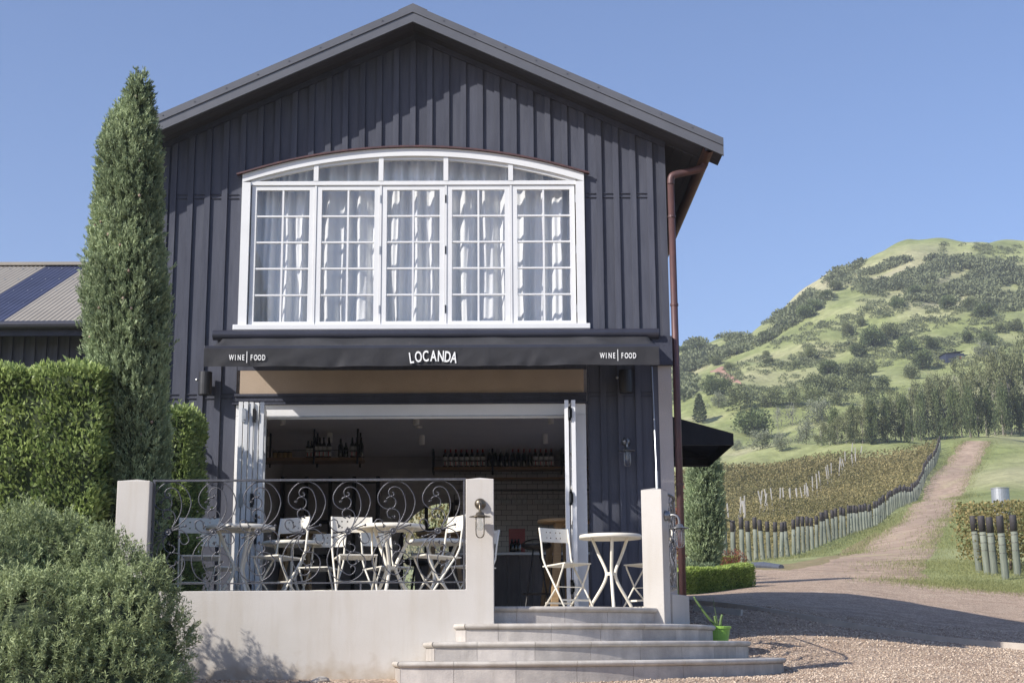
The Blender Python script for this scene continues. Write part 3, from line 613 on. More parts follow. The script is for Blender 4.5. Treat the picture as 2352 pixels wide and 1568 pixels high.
# ---- curved steps: core, riser tiles, nosing stones
steps = [(1.70,.355,None),(1.97,.215,-.27),(2.28,.075,-.50),(2.58,-.07,-.74)]
st = thing('entrance_steps', 'four curved stone tiled steps rising to the terrace', 'steps', (.8,12.4,-.21))
for k,(r,zt,xl) in enumerate(steps):
    yf = CY-r
    path = [] if xl is None else [(xl-.06,11.895),(xl+.02,yf)]
    if xl is not None: path += [(xl+(CX-xl)*i/3,yf) for i in range(1,3)]
    a1 = 67 if k == 0 else (97 if k == 1 else 104)
    path += [arcp(r,math.radians(a)) for a in np.arange(0,a1+.1,2.)]
    path = np.array(path); back = arcp(r-.6,math.radians(a1))
    core = [tuple(p) for p in path]
    if k: core = core+[arcp(1.60,math.radians(100)),arcp(1.60,math.radians(60)),(.4,12.4),(-.029,12.0)]+([(xl-.06,11.899)] if False else [])
    else: core = core+[(.9,13.4),(-.029,12.5)]
    T(MB().slab(core,-.45,zt-.003),'step_core','nosing_stone',st)
    sl_ = np.concatenate([[0],np.cumsum(np.linalg.norm(np.diff(path,axis=0),axis=1))])
    def at(s): return np.array([np.interp(s,sl_,path[:,0]),np.interp(s,sl_,path[:,1])])
    s0 = 0 if xl is None else sl_[1]; tot = sl_[-1]; cuts = [0] if xl is None else [0,s0]
    s = s0+.18+.07*k
    while s < tot-.12: cuts.append(s); s += .40+.02*k
    cuts.append(tot)
    for a, b in zip(cuts[:-1],cuts[1:]):
        m_ = max(2,int((b-a)/.08)+1); ss = np.linspace(a+.0015,b-.0015,m_); pp = [at(x) for x in ss]
        tg = [at(min(x+.01,tot))-at(max(x-.01,0)) for x in ss]; nn = [np.array([t[1],-t[0]])/np.linalg.norm(t) for t in tg]
        # riser tile: thin curved slab just proud of the core
        out = [tuple(p+n_*.008) for p,n_ in zip(pp,nn)]; inn = [tuple(p+n_*.0006) for p,n_ in zip(pp,nn)]
        T(MB().slab(out+inn[::-1],zt-.145 if k < 3 else zt-.30,zt-.046),'riser_tile','riser_tile',st)
        # nosing stone: rounded front edge and a slip of tread behind
        prof = [(-.20,-.042),(.012,-.044),(.024,-.040),(.033,-.030),(.036,-.020),(.033,-.010),(.024,-.002),(.010,0),(-.20,0)]
        nv = []; 
        for p,n_ in zip(pp,nn): nv += [(p[0]+n_[0]*u,p[1]+n_[1]*u,zt+v) for u,v in prof]
        q = len(prof); fs = [(i*q+j,i*q+(j+1)%q,(i+1)*q+(j+1)%q,(i+1)*q+j) for i in range(len(pp)-1) for j in range(q)]
        fs += [tuple(range(q)),tuple(range((len(pp)-1)*q+q-1,(len(pp)-1)*q-1,-1))]
        T(MB().add(nv,[f[::-1] for f in fs]),'nosing_stone','nosing_stone',st)
# ================================================================ wrought iron railings
_o = np.array([690.,740.])
def trc(*pts): return [((x-_o[0])/1570., -(y-_o[1])/1570.) for x,y in pts]
SCROLLS = [
 trc((720,705),(830,640),(920,540),(965,400),(958,320),(930,250),(860,160),(770,112),(700,104),(620,125),(545,190),(500,270),(493,330),(510,390),(560,440),(610,460),(655,457)),
 trc((655,457),(700,435),(722,390),(718,345),(690,315),(660,302),(630,308),(600,332)),
 trc((728,695),(790,600),(835,500),(848,420),(840,340),(810,250),(770,200),(710,178),(655,195),(628,240),(640,285),(675,300),(697,275),(688,250),(672,252)),
 trc((735,690),(765,620),(775,560),(755,500),(710,465),(660,462),(622,480),(612,520),(630,560),(662,572)),
 trc((735,712),(905,660)), trc((735,722),(790,708),(840,710),(920,760),(955,830),(945,870),(910,893),(870,882),(850,850),(848,822)),
 trc((650,738),(560,745),(490,710),(458,650),(470,605),(510,588),(545,605),(560,645)), trc((650,755),(495,812)),
 trc((655,775),(560,840),(480,940),(440,1040),(430,1110),(450,1200),(500,1290),(580,1345),(670,1368),(760,1350),(850,1290),(900,1210),(915,1130),(890,1060),(840,1015),(780,998),(735,1000)),
 trc((662,782),(590,880),(560,980),(562,1080),(590,1180),(640,1250),(700,1283),(750,1275),(785,1235),(785,1195),(760,1170),(735,1178),(730,1200)),
 trc((735,1000),(700,1030),(685,1080),(700,1130),(735,1160),(780,1155),(808,1135)),
 trc((672,785),(632,850),(640,920),(680,975),(735,1000),(770,980),(782,945),(765,915),(735,900))]
LEAVES = [(585,345,200),(690,570,-30),(848,800,80),(560,672,-90),(815,1128,20),(720,880,100)]
KNOTS = [(655,457),(735,1000),(672,300)]
BALLS = [(905,660),(495,812)]
def scroll_meshes(bend):
    """bend(u, v, depth) -> world point for a scroll laid out flat"""
    a = MB()
    for pts in SCROLLS:
        sp_ = spline([(p[0],p[1],0) for p in pts],5) if len(pts) > 2 else [(p[0],p[1],0) for p in pts]
        a.tube([bend(p[0],p[1],p[2]) for p in sp_], .0052, 6)
    for x,y in KNOTS:
        u,v = (x-_o[0])/1570,-(y-_o[1])/1570; a.tube([bend(u-.008,v,-.001),bend(u+.008,v,-.001)],.009,8)
    for x,y in BALLS:
        u,v = (x-_o[0])/1570,-(y-_o[1])/1570; a.ball(bend(u,v,0),.011,6)
    rs = MB()                                      # rosette of petals round a boss
    for k in range(12):
        t = 2*math.pi*k/12; c,s = math.cos(t),math.sin(t)
        rs.add([bend(.006*c,.006*s,-.012),bend(.022*c-.007*s,.022*s+.007*c,-.016),bend(.034*c,.034*s,-.006),bend(.022*c+.007*s,.022*s-.007*c,-.016),bend(.02*c,.02*s,.004)],[(0,1,2,3)[::-1],(0,1,4),(1,2,4),(2,3,4),(3,0,4)])
    rs.ball(bend(0,0,-.012),.013,6)
    lf = []
    for x,y,ang in LEAVES:
        u,v = (x-_o[0])/1570,-(y-_o[1])/1570
        one = MB(); lf.append(one)
        for da in (-55,0,55):
            t = math.radians(ang+da+90); c,s = math.cos(t),math.sin(t); L = .026 if da == 0 else .020
            one.add([bend(u,v,-.003),bend(u+c*L*.55-s*.009,v+s*L*.55+c*.009,-.010),bend(u+c*L,v+s*L,-.002),bend(u+c*L*.55+s*.009,v+s*L*.55-c*.009,-.010),bend(u+c*L*.5,v+s*L*.5,.006)],[(0,3,2,1),(0,1,4),(1,2,4),(2,3,4),(3,0,4)])
    return a, rs, lf
RY = 12.01
rl = thing('iron_railing', 'dark wrought iron railing with seven scroll motifs on the terrace front wall', 'railing', (-1.52,RY,.485))
zr1, zr0 = P(700,1102,RY)[2], P(700,1338,RY)[2]
T(MB().box(-2.793,-.256,RY-.016,RY+.016,zr1-.008,zr1+.008),'top_rail','iron',rl)
T(MB().box(-2.793,-.256,RY-.012,RY+.012,zr0-.005,zr0+.005),'bottom_rail','iron',rl)
for x in (-2.78,-.272): T(MB().box(x-.007,x+.007,RY-.014,RY+.014,.487,zr1-.009),'end_post','iron',rl)
for x in (-2.16,-1.10): T(MB().box(x-.006,x+.006,RY-.006,RY+.006,.484,zr0-.006),'foot','iron',rl)
zf = (zr1+zr0)/2+.0; pit = .3625
for k in range(7):
    fx = P(320/5.228*.91875+360*.91875,1200,RY)[0]+pit*k
    zz = P(1000,(1180+740/5.06)*.91875,RY)[2]
    a, r_, l_ = scroll_meshes(lambda u,v,d,fx=fx,zz=zz: (fx+u*1.0,RY+d,zz+v*1.0))
    sc = T(a,'scroll','iron',rl,smooth=True)
    T(r_,'rosette','iron',rl)
    for mb in l_: T(mb,'leaf','iron',rl)
# curved railing on the low wall at the right
rc = thing('iron_railing', 'dark wrought iron railing curving along the low wall behind the right pier', 'railing', (1.6,13.9,.48))
def curvp(s): # arc length from the pier along the wall centre line
    r = 1.665; a0 = math.radians(66); La = r*(math.pi/2-a0)
    if s < La: return arcp(r,a0+s/r)
    return (CX+r, CY+(s-La))
def curvt(s):
    a = np.array(curvp(s+.01))-np.array(curvp(s-.01 if s > .01 else 0)); return a/np.linalg.norm(a)
Lc = 2.05
topc = [(*curvp(s),1.36-.0*s) for s in np.linspace(0,Lc,24)]
T(MB().tube(topc,.013,6),'top_rail','iron',rc)
T(MB().tube([(x,y,.55) for x,y,z in topc],.009,6),'bottom_rail','iron',rc)
for k in range(5):
    s0 = .20+.40*k
    def bend(u,v,d,s0=s0):
        p = np.array(curvp(max(0,s0+u))); t = curvt(max(.02,s0+u)); n_ = np.array([t[1],-t[0]]); q = p+n_*(-d); return (q[0],q[1],.952+v)
    a, r_, l_ = scroll_meshes(bend)
    T(a,'scroll','iron',rc,smooth=True); T(r_,'rosette','iron',rc)
    for mb in l_: T(mb,'leaf','iron',rc)
for s in (.02,Lc-.02): T(MB().box(curvp(s)[0]-.008,curvp(s)[0]+.008,curvp(s)[1]-.008,curvp(s)[1]+.008,.476,1.36),'end_post','iron',rc)
# ================================================================ bistro tables and chairs
def table_proto(R=.295, H=.725):
    t = empty('bistro_table')
    MB().lathe([(.01,H-.006),(R-.012,H-.006),(R-.006,H-.034),(R+.001,H-.038),(R+.004,H-.020),(R,H-.002),(R-.008,H+.002),(.01,H+.001)],(0,0,0),40,close=True).add([],[]).build('tabletop','cream_metal',t,smooth=True)
    for k in range(3):
        a = 2*math.pi*k/3; pr = [(.205,H-.012),(.185,H-.05),(.135,.56),(.082,.455),(.052,.385),(.052,.330),(.090,.25),(.155,.155),(.212,.075),(.236,.025),(.238,.003)]
        pts = spline([(r*math.cos(a),r*math.sin(a),z) for r,z in pr],4)
        MB().tube(pts,.0155,8).build('leg','cream_metal',t,smooth=True)
    cb = MB()
    for k in range(3):
        a = 2*math.pi*k/3; b = 2*math.pi*(k+1)/3; cb.bar((.05*math.cos(a),.05*math.sin(a),.36),(.05*math.cos(b),.05*math.sin(b),.36),.006,.030)
    cb.lathe([(.018,-.004),(.018,.004)],(0,0,.36),10)
    cb.build('collar','cream_metal',t)
    MB().tube([(0,0,H-.03),(0,0,H-.012)],.02,10).build('underside_boss','cream_metal',t)
    return t
def panel(w, h, holes, curve, thick=.0022):
    """pressed sheet with punched square holes, lying in XZ and bowed in Y"""
    xs = sorted(set([-w/2,w/2]+[x+d for x,_ in holes for d in (-.0065,.0065)]+list(np.linspace(-w/2,w/2,9)))); zs = sorted(set([0,h]+[z+d for _,z in holes for d in (-.0065,.0065)]))
    nx = len(xs); V = [(x, curve(x), z) for z in zs for x in xs]; F_ = []
    for j in range(len(zs)-1):
        for i in range(nx-1):
            cx, cz = (xs[i]+xs[i+1])/2, (zs[j]+zs[j+1])/2
            if any(abs(cx-x) < .0065 and abs(cz-z) < .0065 for x,z in holes): continue
            F_.append((j*nx+i,j*nx+i+1,(j+1)*nx+i+1,(j+1)*nx+i))
    return MB().add(V,F_)
def chair_proto():
    """folding chair facing +Y (the sitter looks to +Y); back at -Y"""
    c = empty('folding_chair'); W_ = .36
    hl = [(x,z) for z in (.042,.095) for x in (-.085,-.035,.035,.085)]
    b = panel(W_-.005,.135,hl,lambda x: -.028+.34*x*x*1.6)
    b.xf(lambda p: (p[0],p[1]-.155-.11*(p[2])*1.2,p[2]+.675))
    o = b.build('backrest','cream_metal',c); s = o.modifiers.new('solid','SOLIDIFY'); s.thickness = .004
    sh = [(x,z) for z in (.09,.15,.21,.27) for x in (-.10,-.05,0,.05,.10)]
    se = panel(W_-.035,.335,sh,lambda x: 0); se.xf(lambda p: (p[0],-.155+p[2],.445+.02*(p[2]/.335)))
    o = se.build('seat','cream_metal',c); s = o.modifiers.new('solid','SOLIDIFY'); s.thickness = .012; s.offset = -1
    for sx in (-1,1):
        x = sx*(W_/2-.004)
        MB().tube([(x,-.166-.135*.13,.81),(x,-.155,.67),(x,-.135,.52),(x*.99,-.105,.455),(x,.05,.24),(x,.215,.004)],.0095,6).build('back_post','cream_metal',c,smooth=True)
        x2 = sx*(W_/2-.024)
        MB().tube([(x2,.155,.452),(x2,.145,.42),(x2,.05,.24),(x2,-.19,.004)],.0090,6).build('leg','cream_metal',c,smooth=True)
    for y,z in ((.135,.115),(-.105,.093)):
        MB().bar((-W_/2+.01,y,z),(W_/2-.01,y,z),.007,.018).build('stretcher','cream_metal',c)
    MB().bar((-W_/2+.01,.18,.05),(W_/2-.01,.18,.05),.010,.010).build('stretcher','cream_metal',c)
    MB().tube([(-W_/2+.01,.05,.24),(W_/2-.01,.05,.24)],.005,6).build('pivot_rod','cream_metal',c)
    return c
tp = table_proto(); cpz = chair_proto()
def place(proto, loc, deg, label, cat, group, used=[]):
    o = proto if proto not in used else copy_tree(proto); used.append(proto)
    o.location = loc; o.rotation_euler = (0,0,math.radians(deg)); tag(o,label,cat,group); return o
TG, CG = 'round bistro tables on the terrace', 'folding chairs on the terrace'
def at_(x, y, d): p = P(x,y,d); return (p[0],p[1],ZD)
place(tp, at_(553,1203,12.95), 62, 'round cream metal table behind the railing, nearest the left pier', 'table', TG)
place(tp, at_(898,1203,12.95), 20, 'round cream metal table right behind the middle of the railing', 'table', TG)
place(tp, at_(670,1248,14.85), 40, 'round cream metal table half hidden, by the left folded doors', 'table', TG)
place(tp, at_(1004,1246,14.75), 0, 'round cream metal table in the back row near the railing pier', 'table', TG)
place(tp, at_(1402,1230,14.2), -90, 'round cream metal table standing at the top of the steps', 'table', TG)
# chairs: degrees turn +Y (facing) counter-clockwise
CH = [((458,12.9),-166,'cream folding chair at the left front table, beside the left pier'),
      ((642,12.95),143,'cream folding chair right of the left front table, sun on its back'),
      ((815,12.9),-164,'cream folding chair left of the middle front table'),
      ((1005,12.95),115,'cream folding chair behind the railing, turned side-on by the right pier'),
      ((508,14.6),-140,'cream folding chair left of the back table by the folded doors'),
      ((738,14.75),160,'cream folding chair right of the back table by the folded doors'),
      ((885,14.7),-142,'cream folding chair left of the back table near the middle'),
      ((1088,14.6),125,'cream folding chair in the back row, mostly hidden by the railing pier'),
      ((1300,14.3),-143,'cream folding chair at the top of the steps, left of its table'),
      ((1490,14.5),125,'cream folding chair partly hidden behind the right pier')]
for (x,d),a,lab in CH: place(cpz, at_(x,1300,d), a, lab, 'chair', CG)
# ================================================================ wall lamps
def lamp(name, label, loc, rz, metal, hang=.13):
    """swan neck lamp: back plate on the wall (local y=0), arm to -y, shade, glass jar with cage"""
    t = thing(name, label, 'wall lamp', loc, rz)
    MB().lathe([(.046,-.002),(.046,-.008),(.043,-.022),(.034,-.036),(.018,-.045),(.003,-.047)],(0,0,0),18,'y').build('back_plate',metal,t,smooth=True)
    MB().tube(spline([(0,-.035,.0),(0,-.075,.004),(0,-.108,-.012),(0,-.122,-.045),(0,-.122,-.082)],5),.011,8).build('arm',metal,t,smooth=True)
    zc = -.085; y = -.122
    MB().lathe([(.012,.012),(.030,.004),(.036,-.012),(.042,-.016),(.085,-.026),(.087,-.030),(.042,-.024),(.036,-.036),(.002,-.036)],(0,y,zc),22).build('shade',metal,t,smooth=True)
    MB().lathe([(.038,-.034),(.039,-.13),(.034,-.155),(.022,-.172),(.003,-.178)],(0,y,zc),18,close=True).build('glass_jar','glass_lamp',t,smooth=True)
    MB().lathe([(.012,-.036),(.014,-.062),(.024,-.09),(.028,-.112),(.020,-.132),(.003,-.138)],(0,y,zc),12,close=True).build('bulb','glass_stem',t,smooth=True)
    for k in range(2):
        a = math.radians(45+90*k); r = .045
        pts = [(r*math.cos(a)*s,r*math.sin(a)*s,z) for s,z in ((1,-.03),(1,-.15),(.85,-.175),(.5,-.188),(0,-.192),(-.5,-.188),(-.85,-.175),(-1,-.15),(-1,-.03))]
        MB().tube([(p[0],p[1]+y,p[2]+zc) for p in spline(pts,3)],.0038,6).build('cage_wire',metal,t,smooth=True)
    return t
p = P(1103,1157,11.9); lamp('wall_lamp','aged brass lamp with caged glass jar on the pier left of the steps',(p[0],11.899,p[2]),0,'brass_old')
nrm = np.array([c_,s_]); lp = pc+nrm*.0935; zl3 = P(1528,1188,13.0)[2]
lamp('wall_lamp','nickel lamp with caged glass jar on the right side of the right pier',(lp[0],lp[1],zl3),math.radians(-24+90),'nickel')
p = P(1437,1015,YF); lamp('wall_lamp','caged lamp in the shade on the black boards right of the doors',(p[0],YF-.027,p[2]),0,'nickel')
p = P(449,1020,YF); lamp('wall_lamp','caged lamp on the sunny black boards left of the doors',(p[0],YF-.027,p[2]),0,'brass_old')
# speakers
def speaker(label, x, y):
    p = P(x,y,YF-.13); t = thing('wall_speaker',label,'speaker',(p[0],YF-.14,p[2]),0)
    b = MB().lathe([(.066,-.125),(.070,-.118),(.072,0),(.070,.118),(.066,.125)],(0,0,0),20)
    b.xf(lambda q: (q[0],q[1]*.85,q[2])).build('cabinet','speaker_black',t,smooth=False,bevel=.003)
    MB().bar((0,.05,0),(0,.112,0),.05,.06).build('bracket','speaker_black',t)
    MB().ball((-.09,-.005,.04),.016,6).build('mount_knob','galvanised',t)
speaker('black wall speaker in the sun under the left end of the awning',472,881)
speaker('black wall speaker in the shade under the right end of the awning',1437,876)
# ================================================================ front awning
AW0, AW1 = -2.935, 1.63; YA = 14.58; ZAt, ZAf = 3.275, 3.005
aw = thing('front_awning','black fabric awning with white lettering over the terrace doors','awning',(-.65,15.4,3.0))
T(MB().lathe([(.055,-2.385),(.055,2.385)],(-.648,YF-.10,3.325),18,'x'),'cassette','awning_metal',aw,smooth=False)
nx, ny = 90, 10; V = []
rs_ = np.random.default_rng(5); bumps = [(rs_.uniform(0,1),rs_.uniform(.015,.05),rs_.uniform(-.012,.012)) for _ in range(44)]
for j in range(ny):
    t = j/(ny-1)
    for i in range(nx):
        s = i/(nx-1); sag = -.030*math.sin(math.pi*t)*(1-.4*math.cos(2*math.pi*s))
        wr = sum(a*math.exp(-((s-c-.05*t)/w)**2) for c,w,a in bumps)*math.sin(math.pi*min(1,t*1.2))*2.0
        V.append((AW0+.01+(AW1-AW0-.02)*s, (YF-.10)*(1-t)+YA*t, ZAt*(1-t)+ZAf*t+.02*(1-t)+sag+wr))
q = np.array([(j*nx+i,j*nx+i+1,(j+1)*nx+i+1,(j+1)*nx+i) for j in range(ny-1) for i in range(nx-1)])
V = np.array(V); V -= np.array(aw.location)
o = link('canopy_fabric', npmesh('canopy_fabric',V,q,'awning_black',smooth=True), aw); sd = o.modifiers.new('s','SOLIDIFY'); sd.thickness = .002
T(MB().box(AW0,AW1,YA-.022,YA+.022,ZAf-.022,ZAf+.012),'front_bar','awning_metal',aw,bevel=.004)
# valance: hanging cloth with soft folds
nx, ny = 220, 8; V = []; zv0, zv1 = ZAf-.018, ZAf-.205
folds = [(.29,.02,.010),(.305,.012,-.008),(.71,.015,.009),(.72,.01,-.007),(.12,.05,.004),(.5,.08,.004),(.9,.05,-.004),(.4,.015,.006),(.62,.012,-.006),(.82,.02,.006),(.2,.015,-.005),(.97,.02,.006),(.02,.02,.006)]
for j in range(ny):
    t = j/(ny-1)
    for i in range(nx):
        s = i/(nx-1); yy = sum(a*math.exp(-((s-c-(.02*(1-t) if abs(a)>.006 else 0))/w)**2) for c,w,a in folds)*t*1.9+.005*math.sin(40*s+3*t+2*math.sin(9*s))*t+.004*math.sin(95*s+7*t+3*math.sin(13*s))*t*(.5+.5*math.sin(11*s))
        V.append((AW0+(AW1-AW0)*s, YA-.026+yy-.004*t, zv0+(zv1-zv0)*t+t*(.004*math.sin(17*s)+.003*math.sin(39*s+1))))
q = np.array([(j*nx+i,(j+1)*nx+i,(j+1)*nx+i+1,j*nx+i+1) for j in range(ny-1) for i in range(nx-1)])
V = np.array(V)-np.array(aw.location)
val = link('valance', npmesh('valance',V,q,'awning_black',smooth=True), aw)
def letter(ch, x, y, size, sx, ang=0., bold=.0):
    p = P(x,y,YA-.034); me = text_mesh(ch,size,bold); me.materials.append(M('lettering'))
    o = bpy.data.objects.new('lettering',me); COL.objects.link(o); o.parent = val
    L = aw.location; o.location = (p[0]-L[0],YA-.0365-L[1],p[2]-L[2]); o.rotation_euler = (math.radians(90),math.radians(ang),0); o.scale = (sx,1,1)
zz = 0
word = 'LOCANDA'; lx = [946,962,978,995.5,1012,1027,1041]; ly = [833.5,831,829.5,829,829.5,831,832.5]; la = [-8,-5,-2.5,0,2.5,5,8]
for ch,x,y,a in zip(word,lx,ly,la): letter(ch,x,y,.156,.58,a,.0026)
for x0 in (526.5,1378.5):
    dy = 0 if x0 < 900 else -4.5
    for ch,dx in zip('WINE',(5,14,23,32)): letter(ch,x0+dx,827+dy,.080,.58,0,.0012)
    for ch,dx in zip('FOOD',(51,60.5,69.5,79)): letter(ch,x0+dx,827+dy,.080,.58,0,.0012)
    pp = P(x0+40.5,820+dy,YA-.034); L = aw.location
    MB().box(pp[0]-L[0]-.003,pp[0]-L[0]+.003,YA-.0375-L[1],YA-.035-L[1],pp[2]-L[2]-.058,pp[2]-L[2]+.058).build('lettering','lettering',val)
for x in (AW0+.5,AW1-.5): T(MB().bar((x,YF-.1,ZAt-.07),(x+.15,15.05,ZAt-.24),.03,.03).bar((x+.15,15.05,ZAt-.24),(x,YA+.02,ZAf-.03),.025,.025),'folding_arm','awning_metal',aw)
cr = thing('crank_rod','thin grey awning crank rod hanging beside the right pier','rod',(1.5,14.9,1.5))
ra, rb, rc_ = P(1497,842,15.3), P(1508,1082,14.9), P(1509,1122,14.85)
T(MB().tube([ra,rb],.0075,6),'rod','galvanised',cr); T(MB().tube([rb,rc_],.014,8),'grip','galvanised',cr); T(MB().tube([rc_,P(1506,1140,14.8),P(1496,1152,14.75),P(1490,1156,14.7)],.0085,6),'handle','galvanised',cr)
# side awning on the right wall
sa = thing('side_awning','black canopy projecting from the right side wall beyond the downpipe','awning',(2.5,21,2.8))
ya, yb = 19.6, 22.0; xa, xb = XR_+.0, 3.16; zt_, ze, zb = P(1540,950,ya)[2]+.10, P(1690,995,ya)[2], P(1690,1021,ya)[2]
T(MB().add([(xa,ya,zt_),(xb,ya,ze),(xb,yb,ze),(xa,yb,zt_)],[(0,1,2,3)]),'canopy_top','awning_black',sa)
T(MB().add([(xb,ya,ze),(xb,ya,zb),(xb,yb,zb),(xb,yb,ze)],[(0,1,2,3)]),'valance','awning_black',sa)
for y in (ya,yb): T(MB().add([(xa,y,zt_),(xb,y,ze),(xb,y,zb),(xa,y,zb)],[(0,1,2,3)]),'end_panel','awning_black',sa)
for y in (ya+.02,yb-.02): T(MB().bar((xa,y,zb+.01),(xb,y,zb+.01),.025,.025).bar((xa,y,zt_-.4),(xb-.02,y,ze-.02),.02,.02),'frame_bar','awning_metal',sa)
T(MB().box(XR_+.0,XR_+.05,17.9,18.0,-.2,2.6),'post','white_paint',sa)
# ================================================================ bar room furnishings
def high_table(label, x, y, d, R, deg, zt=1.42):
    p = P(x,y,d); t = thing('high_table',label,'table',(p[0],d,ZD),math.radians(deg),'tall timber tables in the bar'); h = zt-ZD
    MB().lathe([(.01,h-.035),(R-.01,h-.035),(R,h-.028),(R,h-.006),(R-.008,h),(.01,h)],(0,0,0),32,close=True).build('tabletop','timber_oak',t)
    for k in range(3):
        a = 2*math.pi*k/3+.3; MB().bar((R*.42*math.cos(a),R*.42*math.sin(a),h-.036),(R*.85*math.cos(a),R*.85*math.sin(a),.0),.075,.05).build('leg','timber_oak',t)
    MB().lathe([(R*.4,h-.075),(R*.4,h-.037)],(0,0,0),18).build('apron','timber_oak',t)
high_table('tall round timber table just inside the right folded doors',1296,1188,16.45,.30,100)
high_table('tall round timber table further in, behind the one at the right doors',1290,1210,18.0,.30,30)
high_table('tall round timber table inside, behind the middle terrace tables',1020,1208,18.2,.34,10)
high_table('tall round timber table inside the left folded doors',690,1207,18.0,.32,50)
def stool(label, x, d, deg):
    p = P(x,1250,d); t = thing('bar_stool',label,'stool',(p[0],d,ZD),math.radians(deg),'black bar stools')
    MB().lathe([(.02,.74),(.10,.742),(.155,.765),(.175,.80),(.170,.803),(.13,.775),(.02,.765)],(0,0,0),20,close=True).build('seat','black_steel',t,smooth=True)
    MB().tube(spline([(.165*math.cos(a),.165*math.sin(a),.80+.07*math.sin((a-.2)/2.75*math.pi)) for a in np.linspace(.2,2.95,7)],3),.008,6).build('back_rim','black_steel',t)
    for k in range(4):
        a = math.pi/4+k*math.pi/2; MB().tube([(.05*math.cos(a),.05*math.sin(a),.745),(.20*math.cos(a),.20*math.sin(a),.002)],.009,6).build('leg','black_steel',t)
    MB().tube([(.155*math.cos(a),.155*math.sin(a),.26) for a in np.linspace(0,2*math.pi,17)],.007,6).build('foot_ring','black_steel',t)
stool('black metal bar stool in the open doorway beside the tall table',1232,16.5,0)
stool('black metal bar stool deeper in, against the bar counter',1268,19.3,40)
stool('black metal bar stool standing behind the middle terrace tables',960,19.5,10)
# counter
ct = thing('bar_counter','dark timber panelled bar counter with a pale top','counter',(.2,21.6,ZD))
T(MB().box(-1.2,1.66,21.62,22.2,ZD,1.36),'cabinet','dark_room',ct)
k = 0; x = -1.2
while x < 1.64: T(MB().box(x+.003,min(1.66,x+.19)-.003,21.6,21.619,ZD+.02,1.355),'panel_board','counter_panel',ct); x += .19
T(MB().box(-1.25,1.67,21.56,22.24,1.362,1.402),'counter_top','counter_top',ct,bevel=.004)
# bottles
def bottle_mesh(kind, h=.30, r=.037):
    k = h/.30
    body = MB().lathe([(r*.9,0),(r,.006),(r,.175*k),(r*.8,.20*k),(.015,.225*k),(.0135,.26*k)],(0,0,0),12)
    cap = MB().lathe([(.0150,.235*k),(.0150,.30*k)],(0,0,0),10)
    lab = MB().lathe([(r+.001,.10*k),(r+.001,.165*k)],(0,0,0),12,close=True)
    low = MB().lathe([(r+.001,.025*k),(r+.001,.085*k)],(0,0,0),12,close=True)
    st_ = MB().box(-.008,.006,-r-.003,-r-.0015,.025*k,.085*k)
    return [body.mesh('glass_body',True),cap.mesh('capsule',True),lab.mesh('label',True),low.mesh('lower_label',True),st_.mesh('stripe')]
BM = {}
BC = {}
def bottle(x, d, z, cap, lab, label, group, h=.30):
    BC[label] = BC.get(label,-1)+1; label = label+', '+ORD[BC[label]]+' from the left'
    key = h
    if key not in BM: BM[key] = bottle_mesh('b',h)
    ms = BM[key]; t = thing('wine_bottle',label,'bottle',(x,d,z),0,group)
    def ch(nm, me, m):
        o = inst(nm,me,None,t)
        if not me.materials: me.materials.append(M('bottle_glass'))
        o.material_slots[0].link = 'OBJECT'; o.material_slots[0].material = M(m); return o
    ch('glass_body',ms[0],'bottle_glass'); ch('capsule',ms[1],cap)
    if lab: ch('label',ms[2],'label_paper'); ch('lower_label',ms[3],'label_paper'); ch('stripe',ms[4],'label_stripe')
def shelf(label, x0, x1, y0, y1, z, rods):
    t = thing('hanging_shelf',label,'shelf',((x0+x1)/2,(y0+y1)/2,z))
    T(MB().box(x0,x1,y0,y1,z-.045,z),'board','timber_shelf',t)
    for x in rods:
        for y in (y0-.012,y1-.03): T(MB().box(x-.014,x+.014,y-.011,y+.011,z-.10,3.158),'hanger','black_steel',t)
    T(MB().tube([(x0,y0-.02,z+.10),(x1,y0-.02,z+.10)],.004,6),'guard_rail','black_steel',t)
dS = 23.4; zS = P(1150,1071,dS)[2]; sx0, sx1 = P(992,1071,dS)[0], 1.60
shelf('timber bottle shelf hung from the ceiling above the bar',sx0,sx1,dS,dS+.30,zS,[sx0+.02,P(1131,1000,dS)[0],P(1290,1000,dS)[0]])
GB = 'wine bottles on the bar shelf'
for i in range(8): bottle(P(1022+i*12.4,1060,dS)[0],dS+.07,zS,'bottle_red',True,'red capped bottle, pale label, left run on bar shelf',GB)
for i in range(4): bottle(P(1124+i*13.2,1060,dS)[0],dS+.07,zS,'bottle_silver',False,'silver capped dark bottle on bar shelf',GB)
for i in range(4): bottle(P(1178+i*13,1060,dS)[0],dS+.07,zS,'bottle_red',False,'red capped dark bottle, no label, on bar shelf',GB)
for i in range(4): bottle(P(1230+i*12.2,1060,dS)[0],dS+.07,zS,'bottle_red',True,'red capped bottle, pale label, right run on bar shelf',GB)
for i in range(2): bottle(P(1298+i*14,1060,dS)[0],dS+.07,zS,'bottle_silver',False,'dark bottle at the far right end of the bar shelf',GB)
